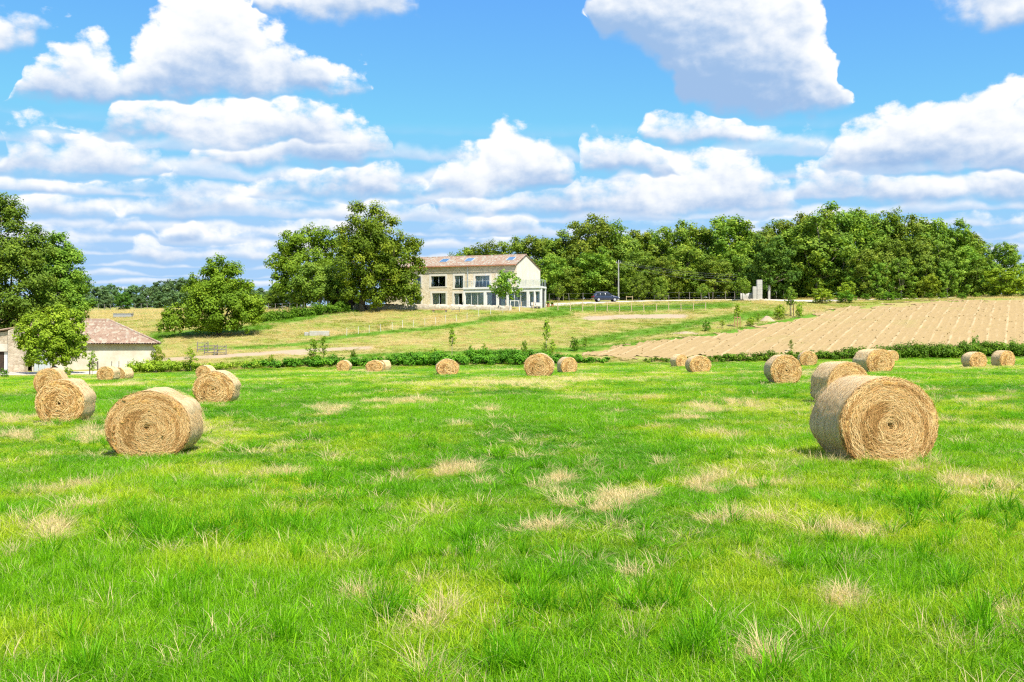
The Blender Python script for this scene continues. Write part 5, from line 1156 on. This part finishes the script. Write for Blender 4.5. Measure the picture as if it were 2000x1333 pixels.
corrugated('rear_roof', (hw + o_, BD + o_, BH - 0.05), (-hw - o_, BD + o_, BH - 0.05), (rr_, BD / 2, rz_), (-hw - o_, BD / 2, rz_), 'barn_tiles', barn, 0.4, amp=0.06)
MB().tube([(-hw - o_, BD / 2, rz_ + 0.05), (rr_, BD / 2, rz_ + 0.05)], 0.13, 8).build('ridge_cap', MATS['barn_tiles'], br)
MB().tube([(hw + o_, -o_, BH + 0.02), (rr_, BD / 2, rz_ + 0.05)], 0.12, 8).build('hip_cap', MATS['barn_tiles'], br)
OY = 103.5; cpx = lambda p: (p - CX) / F * OY
ob = thing('outbuilding', 'stone outbuilding with white doors at the left edge', 'outbuilding', (cpx(20), OY, zs(cpx(20), OY)))
oz = lambda py: (CY - py) * OY / F - zs(cpx(20), OY); ox = lambda p: cpx(p) - cpx(20)
m = MB()
prof = [(ox(18), -0.8), (ox(50), -0.8), (ox(48), oz(690)), (ox(42), oz(648)), (ox(32), oz(641)), (ox(18), oz(646))]
m.prism(prof, -0.25, 0.6).build('stone_buttress', MATS['barn_stone'], ob)
dr = (ox(-16), ox(20) - 0.15, -0.3, oz(687))
wall_panel('front_wall', ox(-120), ox(18) - 0.002, -0.8, oz(672), 0.1, [dr], 'plaster_barn', ob, 0.4)
m = MB().prism([(ox(-120), oz(672) + 0.003), (ox(18) - 0.002, oz(672) + 0.003), (ox(18) - 0.002, oz(647)), (ox(-120), oz(676) + 0.6)], 0.1, 0.5).build('gable_top', MATS['barn_stone'], ob)
for a, b, mt_ in ((dr[0] + 0.05, ox(5), 'timber_dark'), (ox(5) + 0.03, dr[1] - 0.05, 'frame_white')):
    q = MB().box(a, b, 0.3, 0.36, -0.3, dr[3] - 0.03).build('door_leaf', MATS[mt_], ob)
    for i in range(5):
        x = a + (b - a) * (i + 0.5) / 5; MB().box(x - (b - a) / 10.6, x + (b - a) / 10.6, 0.28, 0.299, -0.3, dr[3] - 0.06).build('board', MATS[mt_], q)
MB().box(ox(-120), ox(18), 0.52, 6.5, oz(672) - 3.2, oz(672) - 0.4).build('body_wall', MATS['barn_stone'], ob)
corrugated('roof', (ox(-125), -0.25, oz(676) + 0.55), (ox(-125) + 0.01, 6.8, oz(676) + 0.55), (ox(33), -0.25, oz(641) + 0.02), (ox(33), 6.8, oz(641) + 0.02), 'barn_tiles', ob, 0.26, amp=0.06)
bl = mound('boulder', 'rounded pale grey stone heap beside the bushy tree trunk', 'stone', 106, 101.5, 1.0, 0.7, 0.75, 'concrete', 8)
fence('yard_rail', 'dark pipe rail before the white barn wall', [at(p, 104.8) for p in (218, 232, 250, 268)], 1.05, 0.035, 'timber_dark', 1, 0.02)
# ------------------------------------------------------------------ grass
def tuft(name, seed, blades, spread, h, w, lean, dry):
    """one clump of blades; bv: r random, g height fraction, b dry"""
    r = np.random.default_rng(seed); V = []; Fc = []; A = []
    for b in range(blades):
        a = r.uniform(0, 6.283); rad = spread * math.sqrt(r.random()); base = np.array([rad * math.cos(a), rad * math.sin(a), -0.02])
        da = a + r.normal(0, 0.9); L = h * r.uniform(0.5, 1.25); ln = lean * r.uniform(0.2, 1.5); wd = w * r.uniform(0.6, 1.3)
        dirv = np.array([math.cos(da), math.sin(da), 0]); sa = r.uniform(0, 6.283); side = np.array([math.cos(sa), math.sin(sa), 0])
        isdry = 1.0 if r.random() < dry else 0.0; rv = r.random(); n = len(V)
        for k, t in enumerate((0, 0.4, 0.75, 1.0)):
            p = base + dirv * L * ln * t * t + np.array([0, 0, L * t * (1 - 0.35 * ln * t)])
            ww = wd * (1, 0.95, 0.6, 0)[k]
            if k < 3: V += [p - side * ww / 2, p + side * ww / 2]; A += [(rv, t, isdry)] * 2
            else: V.append(p); A.append((rv, t, isdry))
        Fc += [(n, n + 1, n + 3), (n, n + 3, n + 2), (n + 2, n + 3, n + 5), (n + 2, n + 5, n + 4), (n + 4, n + 5, n + 6)]
    me = mesh_np(name, V, Fc, 3, {'bv': np.array(A)}); me.materials.append(MATS['grass_blade'])
    return bpy.data.objects.new(name, me)
TUFTS = bpy.data.collections.new('grass_tufts')
for i, a in enumerate([(40, 0.11, 0.13, 0.0052, 0.7, 0.04), (42, 0.11, 0.15, 0.0048, 0.9, 0.06), (40, 0.11, 0.12, 0.0055, 1.0, 0.08),      # 0-2 short meadow grass
                       (60, 0.07, 0.32, 0.009, 0.75, 0.02), (52, 0.06, 0.27, 0.010, 0.9, 0.04),                                          # 3-4 tall arching clumps
                       (34, 0.10, 0.24, 0.0045, 0.7, 1.0), (38, 0.13, 0.13, 0.005, 1.6, 1.0)]):                                          # 5-6 dry straw
    TUFTS.objects.link(tuft('tuft_%02d' % i, 500 + i, *a))
def grass_tree():
    ng = bpy.data.node_groups.new('scatter_grass', 'GeometryNodeTree')
    ng.interface.new_socket('Geometry', in_out='INPUT', socket_type='NodeSocketGeometry'); ng.interface.new_socket('Geometry', in_out='OUTPUT', socket_type='NodeSocketGeometry')
    N = ng.nodes; Lk = ng.links.new
    gi, go = N.new('NodeGroupInput'), N.new('NodeGroupOutput')
    mp = N.new('GeometryNodeMeshToPoints'); ci = N.new('GeometryNodeCollectionInfo'); ci.inputs['Collection'].default_value = TUFTS
    ci.inputs['Separate Children'].default_value = True; ci.inputs['Reset Children'].default_value = True
    io = N.new('GeometryNodeInstanceOnPoints'); io.inputs['Pick Instance'].default_value = True
    def na(name, t):
        n = N.new('GeometryNodeInputNamedAttribute'); n.data_type = t; n.inputs['Name'].default_value = name; return n.outputs['Attribute']
    Lk(gi.outputs[0], mp.inputs[0]); Lk(mp.outputs[0], io.inputs['Points']); Lk(ci.outputs[0], io.inputs['Instance'])
    Lk(na('kind_id', 'INT'), io.inputs['Instance Index'])
    c = N.new('ShaderNodeCombineXYZ'); Lk(na('tilt', 'FLOAT'), c.inputs[0]); Lk(na('rotz', 'FLOAT'), c.inputs[2])
    e2r = N.new('FunctionNodeEulerToRotation'); Lk(c.outputs[0], e2r.inputs[0]); Lk(e2r.outputs[0], io.inputs['Rotation'])
    s = N.new('ShaderNodeCombineXYZ'); w = na('wide', 'FLOAT'); Lk(w, s.inputs[0]); Lk(w, s.inputs[1]); Lk(na('tall', 'FLOAT'), s.inputs[2]); Lk(s.outputs[0], io.inputs['Scale'])
    Lk(io.outputs[0], go.inputs[0]); return ng
NG = grass_tree()
def scatter(name, label, X, Y, kind, wide, tall, col, seed, Z=None):
    r = np.random.default_rng(seed); n = len(X); Z = zf(X, Y) if Z is None else Z
    me = bpy.data.meshes.new(name); me.vertices.add(n); me.vertices.foreach_set('co', np.stack([X, Y, Z], -1).astype(np.float32).ravel())
    for an, av in (('rotz', r.uniform(0, 6.283, n)), ('wide', wide), ('tall', tall), ('tilt', r.normal(0, 0.13, n))):
        me.attributes.new(an, 'FLOAT', 'POINT').data.foreach_set('value', np.asarray(av, np.float32))
    me.attributes.new('kind_id', 'INT', 'POINT').data.foreach_set('value', kind.astype(np.int32))
    me.attributes.new('tcol', 'FLOAT_COLOR', 'POINT').data.foreach_set('color', np.hstack([col, np.ones((n, 1))]).astype(np.float32).ravel())
    o = link(name, me, None, MATS['grass_blade']); m = o.modifiers.new('scatter', 'NODES'); m.node_group = NG
    tag(o, label, 'grass', kind='stuff'); return o
# dry straw patches seen in the meadow: px, py, half width, half height
PATCH = [(895, 930, 75, 16), (1010, 1035, 95, 26), (670, 1165, 85, 26), (1200, 985, 120, 20), (1500, 970, 80, 18), (860, 1190, 30, 40), (440, 872, 45, 10), (178, 852, 34, 18), (95, 1045, 50, 14), (520, 1090, 50, 22),
         (1240, 1125, 55, 22), (1090, 950, 40, 22), (820, 785, 60, 7), (1370, 805, 60, 12), (1150, 780, 90, 6), (720, 725, 60, 4), (1590, 728, 60, 4), (900, 1320, 70, 18), (1310, 1225, 40, 18), (1640, 1180, 60, 30), (1500, 1290, 60, 25),
         (960, 800, 30, 8), (640, 800, 50, 8), (150, 960, 40, 14), (1950, 1220, 50, 24), (350, 1290, 50, 20), (1060, 870, 26, 10), (1380, 950, 40, 14), (40, 850, 40, 10), (560, 880, 20, 9)]
DARK = [(1215, 1030, 60, 30), (1790, 990, 70, 28), (1420, 1010, 60, 30), (1580, 1120, 80, 40), (180, 1135, 50, 30), (300, 1020, 45, 25), (1120, 1200, 60, 40), (1060, 1300, 70, 40), (1890, 1230, 60, 40), (740, 1200, 50, 25), (660, 860, 60, 14), (1320, 860, 60, 14),
        (1700, 945, 90, 12), (200, 1290, 50, 30), (1380, 1290, 60, 30), (1960, 1000, 40, 20), (930, 1080, 40, 20)]
def patch_f(px, py, lst):
    m = np.zeros(px.shape)
    for a, b, c, d in lst: m = np.maximum(m, 1 - ((px - a) / (c * 0.85)) ** 2 - ((py - b) / (d * 0.8)) ** 2)
    return np.clip(m, 0, 1)
def lerp(a, b, t): return a + (b - a) * t[:, None]
def meadow():
    r = np.random.default_rng(77); XS, YS, WS = [], [], []
    for y0, y1, dens, w in ((3.3, 9, 230, 0.82), (9, 16, 140, 1.0), (16, 35, 72, 1.35), (35, 75, 25, 2.0), (75, 121, 9, 3.2)):
        area = 0.66 * (y1 * y1 - y0 * y0); n = int(area * dens)
        Y = np.sqrt(r.uniform(y0 * y0, y1 * y1, n)); X = r.uniform(-0.62, 0.62, n) * Y + r.uniform(-1, 1, n) * 1.2
        XS.append(X); YS.append(Y); WS.append(np.full(n, w))
    X, Y, W = map(np.concatenate, (XS, YS, WS))
    ok = Y < edge_y(X, Y) + 0.6; X, Y, W = X[ok], Y[ok], W[ok]; n = len(X)
    px, py = pix(X, Y)
    sc = np.where(Y < 16, 1.0, np.where(Y < 40, 2.0, 4.0))
    n1 = 0.7 * N1(X, Y * 0.6, 1.0) + 0.7 * N2(X, Y * 0.5, 3.2); n2 = 0.7 * N2(X, Y * 0.6, 2.4) + 0.7 * N3(X, Y * 0.55, 6.0); n3 = N3(X, Y * 0.5, 9)
    ragged = 0.62 * N1(X, Y * 0.8, 0.55) + 0.5 * N2(X, Y * 0.7, 1.4)
    wx, wy = px + 26 * N3(X, Y, 1.1) * np.clip(9 / Y, 0.15, 1.3), py + 12 * N2(X, Y, 0.9) * np.clip(9 / Y, 0.1, 1.3)
    pf = patch_f(wx, wy, PATCH)
    dryf = np.clip(np.clip(pf * 1.5 - 0.05 + 0.7 * ragged * (pf > 0.02), 0, 1) + np.clip((n1 * 0.55 + ragged * 0.75 - 1.08) * 1.1, 0, 1) + np.clip((n3 + 0.6 * n1 - 1.1) * 0.35, 0, 0.45) * (Y > 22), 0, 0.95)
    dkf = np.clip(patch_f(wx, wy, DARK) * 0.8 + np.clip((0.75 * N3(X, Y, 1.3) + 0.65 * N1(X, Y, 4) - 0.9) * 0.9, 0, 1), 0, 1)
    for bx, by, bd, _ in BALE_POS:                      # spilled straw round each bale
        dist = np.hypot(X - bx, Y - by) / (bd * 0.5)
        dryf = np.maximum(dryf, 0.55 * np.clip(1 - np.abs(dist - 1.05) / 0.55, 0, 1) * np.clip(0.8 + 0.5 * ragged, 0.1, 1))
    isdry = r.random(n) < 0.86 * dryf + 0.022
    istall = (~isdry) & (r.random(n) < 0.20 * dkf + 0.012)
    kind = r.integers(0, 3, n); kind[isdry] = np.where(r.random(isdry.sum()) < 0.4, 5, 6); kind[istall] = r.integers(3, 5, istall.sum())
    tall = r.uniform(0.45, 1.0, n) * np.clip(0.95 + 0.3 * n2, 0.45, 1.5); tall[istall] = np.where(Y[istall] < 11, r.uniform(0.5, 0.98, istall.sum()), r.uniform(0.38, 0.78, istall.sum()))
    tall[isdry] = r.uniform(0.35, 0.95, isdry.sum()); tall *= np.clip(1.15 - Y / 200, 0.6, 1.1)
    wide = W * r.uniform(0.75, 1.35, n); wide[istall] *= np.where(Y[istall] < 16, 0.8, 0.62)
    bright, dark, yel = np.array([0.160, 0.420, 0.006]), np.array([0.072, 0.265, 0.005]), np.array([0.350, 0.510, 0.018])
    col = lerp(np.tile(dark, (n, 1)), bright, np.clip(0.55 + 0.4 * n2 + 0.2 * r.normal(size=n), 0, 1))
    col = lerp(col, yel, np.clip(0.22 + 0.42 * n1 + 0.5 * n3 * (Y > 18) + 0.18 * r.normal(size=n), 0, 0.95))
    col[istall] = lerp(np.tile(np.array([0.075, 0.28, 0.004]), (istall.sum(), 1)), np.array([0.15, 0.43, 0.006]), r.random(istall.sum()))
    col[isdry] = lerp(np.tile(np.array([0.52, 0.42, 0.20]), (isdry.sum(), 1)), np.array([0.74, 0.62, 0.36]), r.random(isdry.sum()))
    scatter('meadow_grass', 'bright green meadow grass with dry straw patches', X, Y, kind, wide, tall, col, 78)
    print('meadow tufts', n)
meadow()
def pasture():
    r = np.random.default_rng(91); n = 46000
    Y = np.sqrt(r.uniform(88 ** 2, 205 ** 2, n)); X = r.uniform(-0.62, 0.62, n) * Y
    px, py = pix(X, Y); past, tr, lu, dr = zones(X, Y)
    ok = (past > 0.3) & (tr < 0.15 + 0.5 * r.random(n)) & ~in_poly(px, py, PLOUGH) & ~((px > 770) & (px < 1075) & (Y > 157.5)) & ~((px < 320) & (Y < 124)) & (np.abs(py - 590) > 0)
    ok &= ~((px > 1050) & (px < 1640) & (np.abs(py - np.interp(px, [1062, 1110, 1180, 1260, 1400, 1480, 1540, 1600], [595, 592, 589.5, 587.5, 585, 585, 588, 588])) < 2.6))
    X, Y, px, py, lu, dr = X[ok], Y[ok], px[ok], py[ok], lu[ok], dr[ok]; n = len(X)
    q = N1(X, Y * 1.6, 14) * 0.6 + N2(X, Y * 1.4, 5) * 0.5
    green = np.clip(0.30 + 0.42 * q + 1.4 * lu - 0.9 * dr + 0.2 * (px > 1050), 0, 1)
    isg = r.random(n) < green
    kind = np.where(isg, r.integers(0, 3, n), np.where(r.random(n) < 0.7, 5, 6)); wide = r.uniform(3.0, 5.5, n); tall = r.uniform(0.8, 1.9, n) + 1.2 * lu * isg
    col = np.tile(np.array([0.44, 0.36, 0.14]), (n, 1))
    col[isg] = lerp(lerp(np.tile(np.array([0.16, 0.29, 0.020]), (isg.sum(), 1)), np.array([0.30, 0.325, 0.040]), r.random(isg.sum())), np.array([0.115, 0.285, 0.014]), np.clip(lu[isg] * 1.5, 0, 0.9))
    scatter('pasture_grass', 'yellow green rough grass on the pasture hillside', X, Y, kind, wide, tall, col, 92)
    # seedlings along the tilled rows
    NS = 26000
    p = np.round(r.uniform(-30, 60, NS)) * 2.1 + np.where(r.random(NS) < 0.5, r.normal(0, 0.10, NS), r.uniform(-1.05, 1.05, NS)); qn = r.uniform(60, 250, NS)
    X = p * RN[0] + qn * RD[0]; Y = p * RN[1] + qn * RD[1]; px, py = pix(X, Y)
    ok = in_poly(px, py, PLOUGH) & (Y > 112) & (Y < 185) & (r.random(NS) < 0.6); X, Y = X[ok], Y[ok]; n = len(X)
    k = np.where(r.random(n) < 0.5, 4, 5)
    scatter('seedlings', 'tiny seedlings along the tilled rows', X, Y, k, r.uniform(0.4, 1.0, n), r.uniform(0.3, 0.8, n), lerp(np.tile(np.array([0.12, 0.13, 0.03]), (n, 1)), np.array([0.26, 0.19, 0.08]), r.random(n)), 93, zf(X, Y) + 0.08)
pasture()
#END
